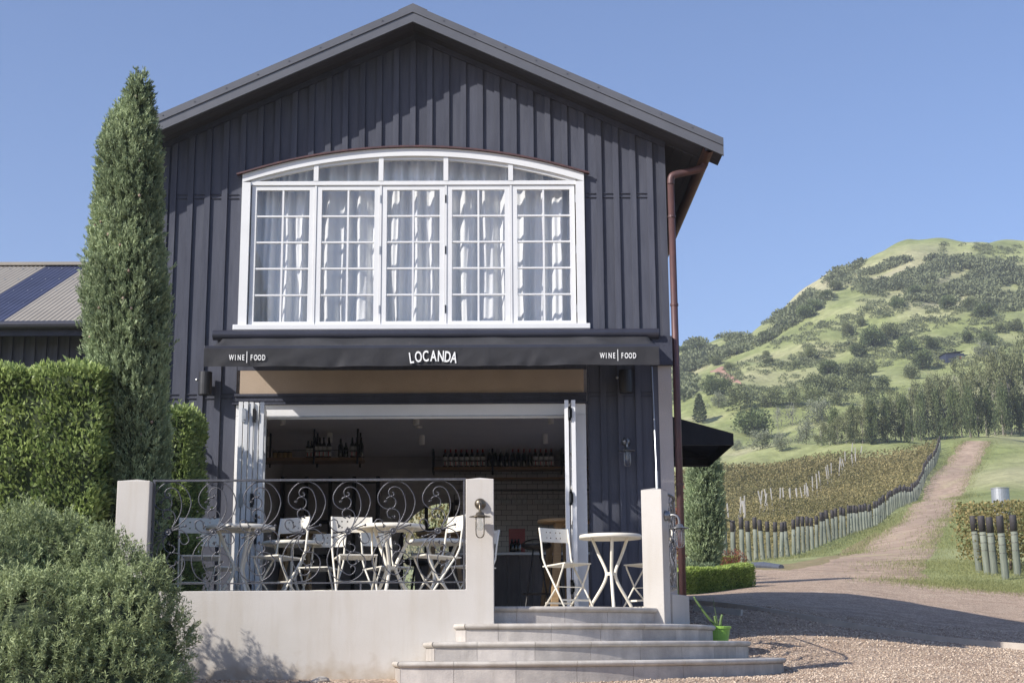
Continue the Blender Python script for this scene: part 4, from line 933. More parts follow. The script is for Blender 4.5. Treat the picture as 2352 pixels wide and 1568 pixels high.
# glass rack and hanging stem glasses under the shelf
gk = thing('glass_rack','dark rack of hanging wine glasses under the bar shelf','glass rack',(.3,dS,zS-.25))
T(MB().box(sx0+.1,sx1,dS+.02,dS+.28,zS-.20,zS-.17),'rack_board','timber_shelf',gk)
gm = MB().lathe([(.034,0),(.032,-.003),(.004,-.008),(.004,-.075),(.030,-.10),(.042,-.13),(.040,-.165),(.034,-.185)],(0,0,0),12,close=True).mesh('stem_glass',True); gm.materials.append(M('glass_stem'))
for i in range(12):
    x = P(1140+i*13+(14 if i > 5 else 0),1140,dS)[0]; o = inst('stem_glass',gm,None,None,(x,dS+.06,P(1200,1128,dS)[2])); tag(o,'upturned stem glass hanging above the bar, '+ORD[i]+' from the left','glass','stem glasses above the bar')
T(MB().box(sx0+.4,sx1,dS+.0,dS+.12,P(1200,1126,dS)[2]+.001,P(1200,1126,dS)[2]+.012),'rail','black_steel',gk)
# left hanging shelf with bottles and jars
dL = 21.2; zL = P(720,1050,dL)[2]; l0, l1 = XL_+.2, P(832,1050,dL)[0]
shelf('timber shelf with bottles and jars hung left of the bar room',l0,l1,dL,dL+.42,zL,[P(612,1000,dL)[0],P(722,1000,dL)[0],P(822,1000,dL)[0]])
GL = 'bottles on the left shelf'
for x,h,l in ((706,.25,1),(714,.25,1),(723,.30,1),(733,.30,1),(742,.30,1),(754,.30,1),(781,.28,0),(793,.22,0),(808,.30,1),(818,.30,1),(828,.30,0)):
    bottle(P(x,1040,dL)[0],dL+.07,zL,'bottle_black',bool(l),('dark bottle with pale label on left shelf' if l else 'plain dark bottle on the left hanging shelf'),GL,h)
jm = MB().lathe([(.036,0),(.038,.01),(.038,.07),(.034,.078)],(0,0,0),12).mesh('jar',True); jm.materials.append(M('jar_preserve'))
lm = MB().lathe([(.036,.079),(.036,.095)],(0,0,0),12).mesh('lid'); lm.materials.append(M('black_steel'))
for i,x in enumerate((630,642,653,664)):
    t = thing('preserve_jar','amber preserve jar on the left hanging shelf, '+ORD[i]+' from the left','jar',(P(x,1045,dL)[0],dL+.06,zL),0,'jars on the left shelf'); inst('jar_body',jm,None,t); inst('lid',lm,None,t)
# tall dark cabinet behind the left shelf
cb = thing('wine_cabinet','tall black steel framed cabinet at the left back of the bar','cabinet',(-2.9,23.8,ZD))
cx0, cx1 = XL_+.25, P(868,1100,23.6)[0]
T(MB().box(cx0,cx1,24.05,24.25,ZD,2.72),'carcass','dark_room',cb)
for x in np.linspace(cx0,cx1,5): T(MB().box(x-.03,x+.03,23.6,23.66,ZD,2.75),'upright','black_steel',cb)
for z in (ZD+.05,.95,1.5,2.05,2.70): T(MB().box(cx0,cx1,23.66,24.04,z-.02,z+.02),'shelf_board','black_steel',cb)
rb_ = np.random.default_rng(3)
for i in range(22):
    z = [.97,1.52,2.07][i % 3]; x = cx0+.1+(cx1-cx0-.3)*rb_.random(); w = rb_.uniform(.08,.2); h = rb_.uniform(.12,.36)
    False and tag(MB().box(x,x+w,23.75,23.95,z+.001,z+h).build('storage_box','grout' if i % 2 else 'dark_room'),'plain box stored on the tall dark cabinet','box','boxes in the dark cabinet') if i < 14 else None
# ceiling spotlights
def spot(x, y, label):
    zc = 3.158; zb = zc-.14; v = ray(x,y); v = v*(zb/v[2]); t = thing('ceiling_spotlight',label,'ceiling light',(v[0],v[1],zc),0,'cylinder spotlights on the bar ceiling')
    MB().lathe([(.042,-.0005),(.042,-.138),(.036,-.14),(.034,-.120),(.002,-.118)],(0,0,0),18).build('housing','light_housing',t)
    MB().lathe([(.012,-.125),(.012,-.10)],(0,0,0),8).build('lens','black_steel',t)
for x,y,l in ((649,976,'white cylinder spotlight near the left folded doors'),(956,976,'white cylinder spotlight front row above the doorway middle'),(1265,973,'white cylinder spotlight near the right folded doors'),
              (969,1021,'white cylinder spotlight second row above the bar aisle'),(1252,1018,'white cylinder spotlight second row at the right'),(612,1024,'white cylinder spotlight second row beside the left shelf'),(757,1016,'white cylinder spotlight behind the left hanging shelf bottles')):
    spot(x,y,l)
v = ray(962,985); v = v*(3.12/v[2]); t = thing('smoke_detector','small white smoke detector on the bar ceiling','detector',(v[0],v[1],3.158)); MB().lathe([(.05,-.0005),(.05,-.02),(.03,-.035),(.003,-.036)],(0,0,0),16).build('body','light_housing',t)
for i,(x,d) in enumerate(((1176,21.75),(1184,21.75),(1191,21.75))): bottle(P(x,1250,d)[0],d,1.404,'bottle_black',False,'small dark bottle standing on the bar counter','bottles on the counter',.2)
mb = MB().box(-.12,.12,-.03,.03,0,.36); p = P(1187,1215,21.9); tag(mb.build('menu_board','bottle_red',None,loc=(p[0],21.9,1.404)),'dark red board propped on the bar counter','board')
# ================================================================ low building on the left
lb = thing('low_building','low dark building with corrugated roof behind the cypress','building',(-8,22,0))
e0 = P(0,742,21.2); r0 = P(0,610,25.4); zE, zR = e0[2], r0[2]; ye, yr = 21.2, 25.4
gxa, gxb = -14.2, P(250,700,21.4)[0]-.0
bx1 = P(205,612,25.4)[0]; wv = .076
def corr(x0, x1, name, m, par):
    n = int((x1-x0)/wv*6); xs = np.linspace(x0,x1,n+1); V = []
    for y,z in ((ye-.05,zE),(yr,zR)):
        for x in xs: V.append((x+8,y-22,z+.009*math.sin(2*math.pi*x/wv)))
    q = [(i,i+1,n+1+i+1,n+1+i) for i in range(n)]
    o = link(name, npmesh(name,np.array(V),np.array(q),m,smooth=True),par); return o
mat('corr_grey',(.33,.30,.255),.8,spec=.15,var=.12,scale=1.5); mat('corr_blue',(.055,.065,.12),.6,var=.3,scale=2)
xb0, xb1 = P(109,613,25.4)[0], P(200,613,25.4)[0]; w_ = xb1-xb0
x = xb0
edges = [xb0+w_*k for k in range(-9,6)]
for a, b in zip(edges[:-1],edges[1:]):
    if a > -4.3: break
    corr(a,b-.002,'roof_sheet','corr_blue' if abs(a-xb0) < .01 else 'corr_grey',lb)
xe1 = min(-4.3,edges[-1])
scm = MB().lathe([(.012,0),(.012,.008),(.005,.014)],(0,0,0),6).mesh('screw'); scm.materials.append(M('galvanised'))
for r in range(5):
    t = .08+.21*r; y = ye+(yr-ye)*t; z = zE+(zR-zE)*t+.012
    for k in range(34): inst('screw',scm,None,lb,(edges[0]+8+3.0+k*.152*1.5,y-22,z))
T(MB().box(edges[0],-4.3,yr-.12,yr+.12,zR-.02,zR+.035),'ridge_cap','corr_grey',lb)
T(MB().add([(edges[0],yr,zR-.02),(-4.3,yr,zR-.02),(-4.3,yr+4.2,zE),(edges[0],yr+4.2,zE)],[(0,1,2,3)]),'rear_roof','corr_grey',lb)
T(MB().tube([(edges[0],ye-.10,zE-.05),(-4.3,ye-.10,zE-.05)],.06,10),'gutter','awning_metal',lb)
T(MB().box(edges[0],-4.3,ye-.04,ye-.02,zE-.20,zE-.03),'fascia','cladding_trim',lb)
T(MB().box(edges[0],-4.3,ye-.02,ye+.5,zE-.10,zE-.07),'soffit','soffit',lb)
T(MB().box(edges[0],-4.35,ye+.45,yr+3.8,-.3,zE-.1),'wall','cladding',lb)
for k in range(60):
    x = -14+k*.187*.9
    if x > -4.4: break
    T(MB().box(x,x+.06,ye+.424,ye+.449,.2,zE-.1),'batten','cladding',lb)
# ================================================================ planting helpers
def unit(v): return v/(np.linalg.norm(v,axis=-1,keepdims=True)+1e-9)
def leafquads(base, d, L, Wd, r, fold=.0):
    """one rhombic leaf per base point, growing along d"""
    n = len(base); d = unit(d); s = unit(np.cross(d, r.normal(0,1,(n,3)))); L = np.broadcast_to(L,(n,))[:,None]; Wd = np.broadcast_to(Wd,(n,))[:,None]
    nn = np.cross(s,d); a = base; b = base+d*L*.5+s*Wd*.5+nn*L*fold; c = base+d*L; e = base+d*L*.5-s*Wd*.5+nn*L*fold
    return np.stack([a,b,c,e],1).reshape(-1,3), np.arange(n*4).reshape(n,4)
def leafobj(name, base, d, L, Wd, m, r, parent=None, lv=None, fold=.1, loc=(0,0,0)):
    v, q = leafquads(base,d,L,Wd,r,fold); n = len(base)
    return link(name, npmesh(name, v, q, m, lv=r.random(n) if lv is None else lv), parent, loc)
def lump(p, f=3., s=0):                           # smooth pseudo-noise in -1..1 for clumping
    x,y,z = p[...,0]*f+s,p[...,1]*f+1.7*s,p[...,2]*f+.6*s
    return (np.sin(x*1.1+np.sin(y*1.3))+np.sin(y*.9+np.sin(z*1.2)+1)+np.sin(z*1.05+np.sin(x*1.4)+2))/3
leafmat('cypress_leaf',(.08,.12,.06),(.46,.55,.31),.7,scale=6,transl=.25)
leafmat('hedge_leaf',(.085,.14,.04),(.50,.60,.22),.45,scale=2.5,transl=.45,spec=.5)
leafmat('rosemary_leaf',(.055,.085,.032),(.42,.49,.24),.62,scale=4,transl=.22)  # dark end stands in for shade in the gaps between sprigs
leafmat('box_leaf',(.14,.22,.04),(.55,.66,.18),.5,scale=4,transl=.4)
leafmat('lavender_leaf',(.08,.115,.06),(.24,.30,.17),.7,scale=4,transl=.3)
leafmat('red_leaf',(.08,.05,.03),(.32,.12,.07),.6,scale=4,transl=.4)
leafmat('vine_leaf',(.14,.135,.05),(.42,.345,.155),.7,scale=.25,transl=.35)
leafmat('vine_leaf_near',(.10,.12,.035),(.42,.33,.14),.7,scale=2.,transl=.35)
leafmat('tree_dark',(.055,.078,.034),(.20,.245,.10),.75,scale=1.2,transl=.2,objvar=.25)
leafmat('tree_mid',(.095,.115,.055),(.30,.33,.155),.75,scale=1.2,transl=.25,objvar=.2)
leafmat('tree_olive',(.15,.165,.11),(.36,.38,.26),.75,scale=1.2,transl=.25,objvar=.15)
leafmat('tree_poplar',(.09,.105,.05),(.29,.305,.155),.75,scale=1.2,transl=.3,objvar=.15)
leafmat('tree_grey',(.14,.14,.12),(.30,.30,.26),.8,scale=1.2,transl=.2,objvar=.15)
leafmat('scrub_leaf',(.10,.12,.065),(.25,.275,.145),.8,scale=.05,transl=.2)
leafmat('grass_blade',(.18,.20,.07),(.38,.38,.17),.7,scale=.5,transl=.4)
mat('bark',(.13,.095,.065),.9,var=.4,scale=12,bump=.4); mat('bark_pale',(.34,.31,.26),.9,var=.35,scale=8,bump=.3); mat('bark_rosemary',(.16,.115,.085),.9,var=.4,scale=25)
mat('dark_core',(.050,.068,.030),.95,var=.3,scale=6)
mat('post_timber',(.215,.225,.175),.85,col2=(.125,.145,.115),scale=4,stretch=(3,3,.5),bump=.3,objvar=.18); mat('post_sleeve',(.055,.048,.05),.7,var=.3,scale=8)
mat('stake_wood',(.52,.49,.44),.85,var=.2,scale=5)
mat('wire',(.12,.11,.10),.5,metal=.6)
# ---------------------------------------------------------------- tall cypress beside the terrace
def cypress(name, label, d, prof, ntuft, group=None, per=22, blade=.050, seed=1, base_y=1330):
    """prof: (picture y, left x, right x) outline"""
    r = np.random.default_rng(seed); zs = []; xc = []; hw = []
    for y,a,b in prof:
        pa, pb = P(a,y,d), P(b,y,d); zs.append(pa[2]); xc.append((pa[0]+pb[0])/2); hw.append((pb[0]-pa[0])/2*.93)
    o_ = np.argsort(zs); zs = np.array(zs)[o_]; xc = np.array(xc)[o_]; hw = np.array(hw)[o_]
    x0 = float(np.interp(zs[0],zs,xc)); g = gz(x0,d); t = thing(name,label,'cypress',(x0,d,g),0,group)
    w = np.maximum(hw,.02); cz = np.linspace(zs[0],zs[-1],400); ww = np.interp(cz,zs,w); cdf = np.cumsum(ww); cdf /= cdf[-1]
    def pts(n, inset):
        z = np.interp(r.random(n),cdf,cz); a = r.uniform(0,2*math.pi,n); rad = np.interp(z,zs,w)
        nrm = np.stack([np.cos(a),np.sin(a),np.zeros(n)],1); q = np.stack([np.interp(z,zs,xc)-x0,np.zeros(n),z-g],1)
        q9 = (q+nrm*rad[:,None])*np.array([1,1,.55]); k = 1+.16*lump(q9,6.5,seed)+.10*lump(q9,15,seed+3)+(r.random(n) < .05)*r.uniform(0,.22,n)
        q = q+nrm*(rad*k*(1-inset*r.random(n)**1.5))[:,None]; return q, nrm, z
    q, nrm, z = pts(ntuft,.28)
    up = np.array([0,0,1.]); td = unit(nrm*.55+up*1.0+r.normal(0,.22,(ntuft,3)))
    B = np.repeat(q,per,0); k = np.tile(np.linspace(0,1,per),ntuft)[:,None]; D = np.repeat(td,per,0); L = blade*1.9
    B = B+D*k*L+r.normal(0,.006,B.shape); dd = unit(D+r.normal(0,.42,B.shape)+up*.15)
    lv = np.clip(np.repeat(.32+.42*r.random(ntuft)+.36*lump(q*np.array([1,1,.6]),8,seed),per)+.16*k[:,0]+r.normal(0,.08,len(B)),0,1)  # clump term puts shading contrast between clumps into the leaf colour
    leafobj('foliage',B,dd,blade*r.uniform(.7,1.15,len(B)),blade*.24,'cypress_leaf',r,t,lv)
    rr_ = [(float(max(.005,a*.80)),float(c-g)) for a,c in zip(hw,zs)]
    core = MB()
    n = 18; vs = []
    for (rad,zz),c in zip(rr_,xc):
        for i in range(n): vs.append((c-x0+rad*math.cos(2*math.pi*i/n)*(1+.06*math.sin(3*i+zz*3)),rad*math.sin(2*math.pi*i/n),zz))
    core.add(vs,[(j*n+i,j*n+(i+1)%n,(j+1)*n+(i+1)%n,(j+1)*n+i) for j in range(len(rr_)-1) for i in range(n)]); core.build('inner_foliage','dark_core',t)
    MB().tube([(0,0,-.05),(0,0,zs[0]-g+.6)],[.07,.05],8).build('trunk','bark',t)
    return t, q, x0, g
ct_, cq, cx_, cg_ = cypress('cypress_tree','tall narrow cypress standing before the left corner of the black building',12.52,
   [(172,317,323),(200,303,338),(230,288,348),(262,270,352),(300,252,358),(350,234,366),(410,224,374),(480,218,378),(560,210,381),(650,202,384),(740,196,387),(800,200,386),(860,208,390),(930,226,388),(1010,234,386),(1100,238,382),(1200,240,376),(1300,244,368),(1345,262,352)],7600,per=20,blade=.038,seed=11)
r = np.random.default_rng(5); sel = r.choice(len(cq),60,replace=False); cone = MB().lathe([(.004,-.014),(.011,-.008),(.013,0),(.010,.009),(.003,.013)],(0,0,0),6,close=True).mesh('cone',True); mat('cone_brown',(.34,.25,.19),.8,var=.3,scale=30); cone.materials.append(M('cone_brown'))
for i in sel: inst('cone',cone,None,ct_,tuple(cq[i]*np.array([1.03,1.03,1])+np.array([0,-.01,0])))
cypress('cypress_tree','narrow cypress beyond the right side canopy, next to the clipped box hedge',35.,
   [(1020,1608,1624),(1060,1590,1642),(1110,1584,1652),(1160,1580,1655),(1210,1578,1656),(1260,1582,1652),(1300,1586,1650),(1330,1594,1642)],2400,per=12,blade=.095,seed=21)
# ---------------------------------------------------------------- clipped hedges
def boxhedge(name, label, cat, x0, x1, y0, y1, z0, z1, n, leaf, m, seed, faces=('f','t','r','l'), round_=.08, rough=.035, path=None):
    r = np.random.default_rng(seed); t = thing(name,label,cat,((x0+x1)/2,(y0+y1)/2,z0)); L = np.array(t.location)
    A = {'f':(x1-x0)*(z1-z0),'t':(x1-x0)*(y1-y0),'r':(y1-y0)*(z1-z0),'l':(y1-y0)*(z1-z0)}; tot = sum(A[f] for f in faces); Q = []; N = []
    for f in faces:
        k = int(n*A[f]/tot); u, v = r.random(k), r.random(k)
        if f == 'f': q = np.stack([x0+(x1-x0)*u,np.full(k,y0),z0+(z1-z0)*v],1); nn = np.tile([0,-1.,0],(k,1))
        elif f == 't': q = np.stack([x0+(x1-x0)*u,y0+(y1-y0)*v,np.full(k,z1)],1); nn = np.tile([0,0,1.],(k,1))
        else: q = np.stack([np.full(k,x1 if f == 'r' else x0),y0+(y1-y0)*u,z0+(z1-z0)*v],1); nn = np.tile([1. if f == 'r' else -1,0,0],(k,1))
        Q.append(q); N.append(nn)
    Q = np.concatenate(Q); N = np.concatenate(N); c = np.array([(x0+x1)/2,(y0+y1)/2,(z0+z1)/2]); h = np.array([(x1-x0)/2,(y1-y0)/2,(z1-z0)/2])
    e = (np.abs(Q-c)-(h-round_)).clip(0)/round_; over = np.linalg.norm(e,axis=1); f = np.where(over > 1,1/np.maximum(over,1e-6),1)[:,None]
    Q = np.where(e > 0, c+np.sign(Q-c)*((h-round_)+e*f*round_), Q)
    N = unit(N+np.sign(Q-c)*e*.8)
    Q = Q+N*(rough*lump(Q,7,seed)+rough*.7*lump(Q,17,seed+5)-rough*1.6*r.random(len(Q))**2+(r.random(len(Q)) < .03)*r.uniform(0,.07,len(Q)))[:,None]
    kp = (lump(Q,11,seed+9)+.6*lump(Q,23,seed+4)+r.normal(0,.25,len(Q))) > -.72; Q, N = Q[kp], N[kp]
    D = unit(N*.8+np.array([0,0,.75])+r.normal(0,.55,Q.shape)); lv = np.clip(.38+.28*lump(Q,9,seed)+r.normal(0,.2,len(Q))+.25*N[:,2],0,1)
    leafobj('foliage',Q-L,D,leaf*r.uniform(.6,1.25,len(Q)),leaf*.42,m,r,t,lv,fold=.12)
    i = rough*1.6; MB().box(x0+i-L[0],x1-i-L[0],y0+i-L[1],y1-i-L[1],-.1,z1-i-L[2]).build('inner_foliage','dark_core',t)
    return t
xh = P(226,1000,11.9)[0]; zh = P(120,832,11.9)[2]
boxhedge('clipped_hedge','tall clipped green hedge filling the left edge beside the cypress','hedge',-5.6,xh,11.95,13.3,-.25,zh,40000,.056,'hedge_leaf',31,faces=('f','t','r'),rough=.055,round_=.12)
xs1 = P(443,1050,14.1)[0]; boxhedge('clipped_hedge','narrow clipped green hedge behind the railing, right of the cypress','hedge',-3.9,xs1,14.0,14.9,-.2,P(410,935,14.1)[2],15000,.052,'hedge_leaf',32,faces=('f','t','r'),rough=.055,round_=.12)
# ---------------------------------------------------------------- rosemary bush in front of the wall
def rosemary():
    r = np.random.default_rng(77); bl = [(40,1345,150,10.9),(140,1305,100,11.0),(235,1345,95,10.8),(300,1395,95,10.7),(352,1470,72,10.6),(215,1480,150,10.4),(70,1510,170,10.2),(362,1575,62,10.55),(-60,1400,170,10.6),(250,1610,140,10.2),(60,1660,180,10.0)]
    C = np.array([P(x,y,d) for x,y,_,d in bl]); R_ = np.array([q/3397*d*1.0 for _,_,q,d in bl])
    t = thing('rosemary_bush','large grey green rosemary bush in the lower left corner before the wall','bush',(float(C[5][0]),10.6,gz(C[5][0],10.6))); O = np.array(t.location)
    pts = []; nm = []
    while len(pts) < 4300:
        i = r.choice(len(bl),p=R_**2/np.sum(R_**2)); v = unit(r.normal(0,1,3)); 
        if v[1] > .55: continue
        p = C[i]+v*R_[i]*(1+.16*float(lump(v[None]*2+i,3,1)[0])-.22*r.random()**2)
        dist = np.linalg.norm(C-p,axis=1)/R_
        if np.any(np.delete(dist,i) < .80) or p[2] < gz(p[0],p[1])-.02: continue
        pts.append(p); nm.append(v)
    q = np.array(pts); nm = np.array(nm); n = len(q); per = 26
    # bare woody patch at the left where the stems show
    bare = np.array([P(70,1405,10.3),P(110,1440,10.25),P(30,1420,10.2)]); keep = np.min(np.linalg.norm(q[:,None]-bare[None],axis=2),axis=1) > .13; q, nm = q[keep], nm[keep]; n = len(q)
    sd = unit(nm*.7+np.array([0,0,.9])+r.normal(0,.3,(n,3))); Ls = r.uniform(.07,.16,n)
    k = np.tile(np.linspace(.05,1,per),n)[:,None]; B = np.repeat(q,per,0)+np.repeat(sd*Ls[:,None],per,0)*k; D = unit(np.repeat(sd,per,0)*.75+unit(r.normal(0,1,B.shape))*.9)
    lv = np.clip(np.repeat(.32+.25*r.random(n)+.25*lump(q,4,9),per)+.25*k[:,0]+r.normal(0,.07,len(B)),0,1)  # tone darkest at sprig bases: shade of the gaps put into leaf colour
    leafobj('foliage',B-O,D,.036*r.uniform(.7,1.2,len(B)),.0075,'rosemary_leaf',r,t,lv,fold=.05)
    w = MB(); base = np.array([C[6][0]+.1,10.75,gz(C[6][0],10.7)])
    for i in range(70):
        j = r.integers(0,n); e = q[j]; s_ = base+np.array([r.uniform(-.25,.75),r.uniform(-.1,.35),0]); mid = (s_+e)/2+r.normal(0,.05,3)+np.array([0,0,-.03])
        w.tube([p_-O for p_ in spline([s_,mid,e],3)],list(np.linspace(.012,.003,7)),5)
    for i in range(60):
        b0 = bare[i % 3]+r.normal(0,.07,3)+np.array([0,.05,-.02]); e = b0+np.array([r.uniform(.05,.22),-.03,r.uniform(.02,.16)]); w.tube([p_-O for p_ in spline([b0,(b0+e)/2+r.normal(0,.015,3),e],3)],list(np.linspace(.006,.002,7)),5)
    w.build('woody_stems','bark_rosemary',t)
    for i in range(len(bl)): 
        MB().ball(tuple(C[i]-O),float(R_[i]*.74),8).build('inner_foliage','dark_core',t)
rosemary()
# ---------------------------------------------------------------- right hand planting
hA, hB = P(1570,1380,31.), P(1712,1342,33.5); hA[2] = gz(hA[0],hA[1]); hB[2] = gz(hB[0],hB[1])
def lowhedge(label, pa, pb, h, w, n, m, seed, leaf=.055):
    r = np.random.default_rng(seed); a = np.array(pa); b = np.array(pb); c = (a+b)/2; t = thing('low_hedge',label,'hedge',tuple(c)); u = np.linspace(0,1,2); L = np.linalg.norm((b-a)[:2]); tx = (b-a)/L; nx = np.array([-tx[1],tx[0],0])
    k = n; s = r.random(k); f = r.random(k); which = r.random(k)
    q = a+(b-a)*s[:,None]; nn = np.zeros((k,3))
    fr = which < .55; q[fr] += -nx*0; 
    sd = np.where(nx[1] > 0,-1,1); off = nx*sd*w/2
    q = np.where(fr[:,None], q+off+np.array([0,0,1.])*(f*h)[:,None], q+off*(1-2*f)[:,None]+np.array([0,0,h])); nn = np.where(fr[:,None], unit(off)[None], np.array([[0,0,1.]]))
    q = q+nn*(.05*lump(q,3.5,seed)-.05*r.random(k)**2)[:,None]; D = unit(nn*.7+np.array([0,0,.8])+r.normal(0,.5,q.shape))
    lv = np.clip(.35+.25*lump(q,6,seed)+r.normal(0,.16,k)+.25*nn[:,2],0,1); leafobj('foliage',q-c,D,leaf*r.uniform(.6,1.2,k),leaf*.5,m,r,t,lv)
    i = .05; e = off*(1-i*2/w); P4 = [a-c+e,b-c+e,b-c-e,a-c-e]; core = MB().add([tuple(p+np.array([0,0,-.1])) for p in P4]+[tuple(p+np.array([0,0,h-.05])) for p in P4],[(0,1,5,4),(1,2,6,5),(2,3,7,6),(3,0,4,7),(4,5,6,7)]); core.build('inner_foliage','dark_core',t)
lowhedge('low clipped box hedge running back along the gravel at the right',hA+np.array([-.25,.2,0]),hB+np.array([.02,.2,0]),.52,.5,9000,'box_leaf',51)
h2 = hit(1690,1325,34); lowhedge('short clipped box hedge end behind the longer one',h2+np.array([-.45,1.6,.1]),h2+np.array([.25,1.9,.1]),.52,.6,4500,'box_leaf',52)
def shrub(name, label, cat, x, y, d, rx, rz_, n, m, seed, leaf=.06, stem=True):
    r = np.random.default_rng(seed); p = P(x,y,d); g = gz(p[0],d); t = thing(name,label,cat,(p[0],d,g)); v = unit(r.normal(0,1,(n,3))); v[:,2] = np.abs(v[:,2])
    q = v*np.array([rx,rx,rz_])*(.6+.4*r.random(n)[:,None]**.5)*(1+.2*lump(v,4,seed))[:,None]; D = unit(v+np.array([0,0,.6])+r.normal(0,.5,q.shape))
    leafobj('foliage',q,D,leaf*r.uniform(.6,1.2,n),leaf*.5,m,r,t)
    w = MB()
    for i in range(9): w.tube([(0,0,-.03),tuple(q[i]*.5),tuple(q[i]*.9)],[.012,.008,.004],5)
    w.build('stems','bark',t); return t
shrub('lavender_shrub','dusty green shrub at the foot of the far right cypress','bush',1600,1330,33.5,.75,.75,3500,'lavender_leaf',61)
shrub('red_shrub','red and orange leaved shrub between the box hedge and the vine posts','bush',1682,1290,40.,.45,.75,1500,'red_leaf',62)
shrub('climbing_vine','dark red leaved climber behind the copper downpipe','vine',1574,1170,37.,.35,2.3,1700,'red_leaf',63,.09)
# planter
pp_ = np.array([2.10,14.30]); pot = thing('flower_pot','lime green ribbed plastic pot on the end of a step','pot',(pp_[0],pp_[1],.077))
pr = [(.085,0),(.092,.01)]
for k in range(5): pr += [(.094+.004*k,.02+.022*k),(.097+.004*k,.028+.022*k),(.094+.004*k,.036+.022*k)]
pr += [(.116,.142),(.126,.144),(.128,.168),(.118,.172),(.112,.150),(.02,.146)]
MB().lathe([(a*.92,b*.84) for a,b in pr],(0,0,0),24).build('pot_body','pot_green',pot,smooth=False)
pl = thing('cactus_plant','straggly green cactus leaning out of the lime green pot','plant',(pp_[0],pp_[1],.2)); r = np.random.default_rng(8); mat('cactus',(.13,.20,.06),.6,var=.3,scale=20)
for pts in ([(0,0,0),(-.10,-.02,.10),(-.20,-.03,.24),(-.235,-.03,.30)],[(.01,0,0),(.02,0,.08),(.035,0,.13)],[(-.02,.01,0),(-.03,.02,.08),(-.035,.02,.12)],[(.0,.0,0),(-.03,0,.16),(-.05,0,.30)]):
    i = len(pl.children); w = [.014,.013,.012,.008][:len(pts)] if i < 3 else [.003,.0025,.002]
    sp_ = spline(pts,4); MB().tube(sp_,list(np.interp(np.linspace(0,1,len(sp_)),np.linspace(0,1,len(w)),w)),7).build('stem','cactus',pl,smooth=True)
# kerb edging and odd bits on the yard
kb = [hit(x,y,15) for x,y in ((1590,1404),(1700,1417),(1850,1436),(2000,1455),(2204,1482),(2380,1505))]
kd = [21.0,20.2,19.6,19.2,18.6,18.1]; kb = [P(x,y,d) for (x,y),d in zip(((1590,1402),(1700,1417),(1850,1436),(2000,1455),(2204,1482),(2420,1510)),kd)]
mat('kerb_concrete',(.52,.46,.39),.9,var=.2,scale=6,bump=.2)
ks = spline([np.array([p[0],p[1],gz(p[0],p[1])]) for p in kb],6); kr = thing('edging_kerb','thin concrete edging strip crossing the gravel at the right','kerb',tuple(ks[0]))
for a,b in zip(ks[:-1],ks[1:]): T(MB().bar(a+np.array([0,0,.04]),b+np.array([0,0,.04]),.085,.11),'kerb_stone','kerb_concrete',kr)
pa, pb = P(1596,1421,19.0), P(1704,1424,18.6); ed = tag(MB().bar((pa[0],19.0,gz(pa[0],19)+.05),(pb[0],18.6,gz(pb[0],18.6)+.05),.05,.11).build('timber_edging','stake_wood'),'short grey board edging the gravel behind the green pot','edging')
ra = hit(1712,1303); rb2 = hit(1795,1306); mat('mat_roll',(.09,.10,.13),.6,var=.4,scale=9)
tag(MB().tube([ra+np.array([0,0,.06]),(ra+rb2)/2+np.array([0,0,.09]),rb2+np.array([0,0,.05])],[.10,.12,.09],10).build('weed_mat_roll','mat_roll'),'dark roll of weed matting lying at the edge of the gravel','roll')
rk = thing('white_rock','pale rock half buried at the foot of the terrace wall','rock',(P(732,1562,11.6)[0],11.6,gz(-1.4,11.6)))
mb = MB().ball((0,0,0),.06,7); r = np.random.default_rng(4); mb.xf(lambda p: (p[0]*1.4+.01*math.sin(p[2]*60),p[1]*1.1,p[2]*.75+.012*math.sin(p[0]*50)+.02)); mb.build('stone','plaster_wall',rk)
# loose stones of the gravel, too many to count
def stones(n, seed):
    r = np.random.default_rng(seed); Y = 10.2+12.*r.random(n)**1.7; X = r.uniform(-.32,.40,n)*Y*1.02; ok = ~((X > -3.1)&(X < 1.0)&(Y > 11.9)); X, Y = X[ok], Y[ok]
    rr2 = np.hypot(X-CX,Y-CY); ok = ~((rr2 < 2.62)&(Y < 14.6))&~((X < 2.0)&(Y > 13)); X, Y = X[ok], Y[ok]; n = len(X); Z = tz(X,Y)+.032
    o6 = np.array([(1,0,0),(0,1,0),(-1,0,0),(0,-1,0),(0,0,.7),(0,0,-.5)],float); sz = (.004+.009*r.random(n)**2)*np.clip(Y/12,.9,1.6)
    a = r.uniform(0,6.28,n); j = 1+r.normal(0,.25,(n,6,3)); v = o6[None]*j*sz[:,None,None]; c,s = np.cos(a)[:,None],np.sin(a)[:,None]
    v = np.stack([v[...,0]*c-v[...,1]*s,v[...,0]*s+v[...,1]*c,v[...,2]],2)+np.stack([X,Y,Z],1)[:,None]
    f = np.array([(0,1,4),(1,2,4),(2,3,4),(3,0,4),(1,0,5),(2,1,5),(3,2,5),(0,3,5)]); F_ = (f[None]+6*np.arange(n)[:,None,None]).reshape(-1,3)
    lv = np.repeat(r.random(n),8); o = link('gravel_stones',npmesh('gravel_stones',v.reshape(-1,3),F_,'stone_mix',lv=lv,tri=True)); tag(o,'loose tan gravel stones on the yard','gravel',kind='stuff')
leafmat('stone_mix',(.26,.18,.125),(.68,.56,.43),.85,scale=3,transl=0.)
stones(70000,9)
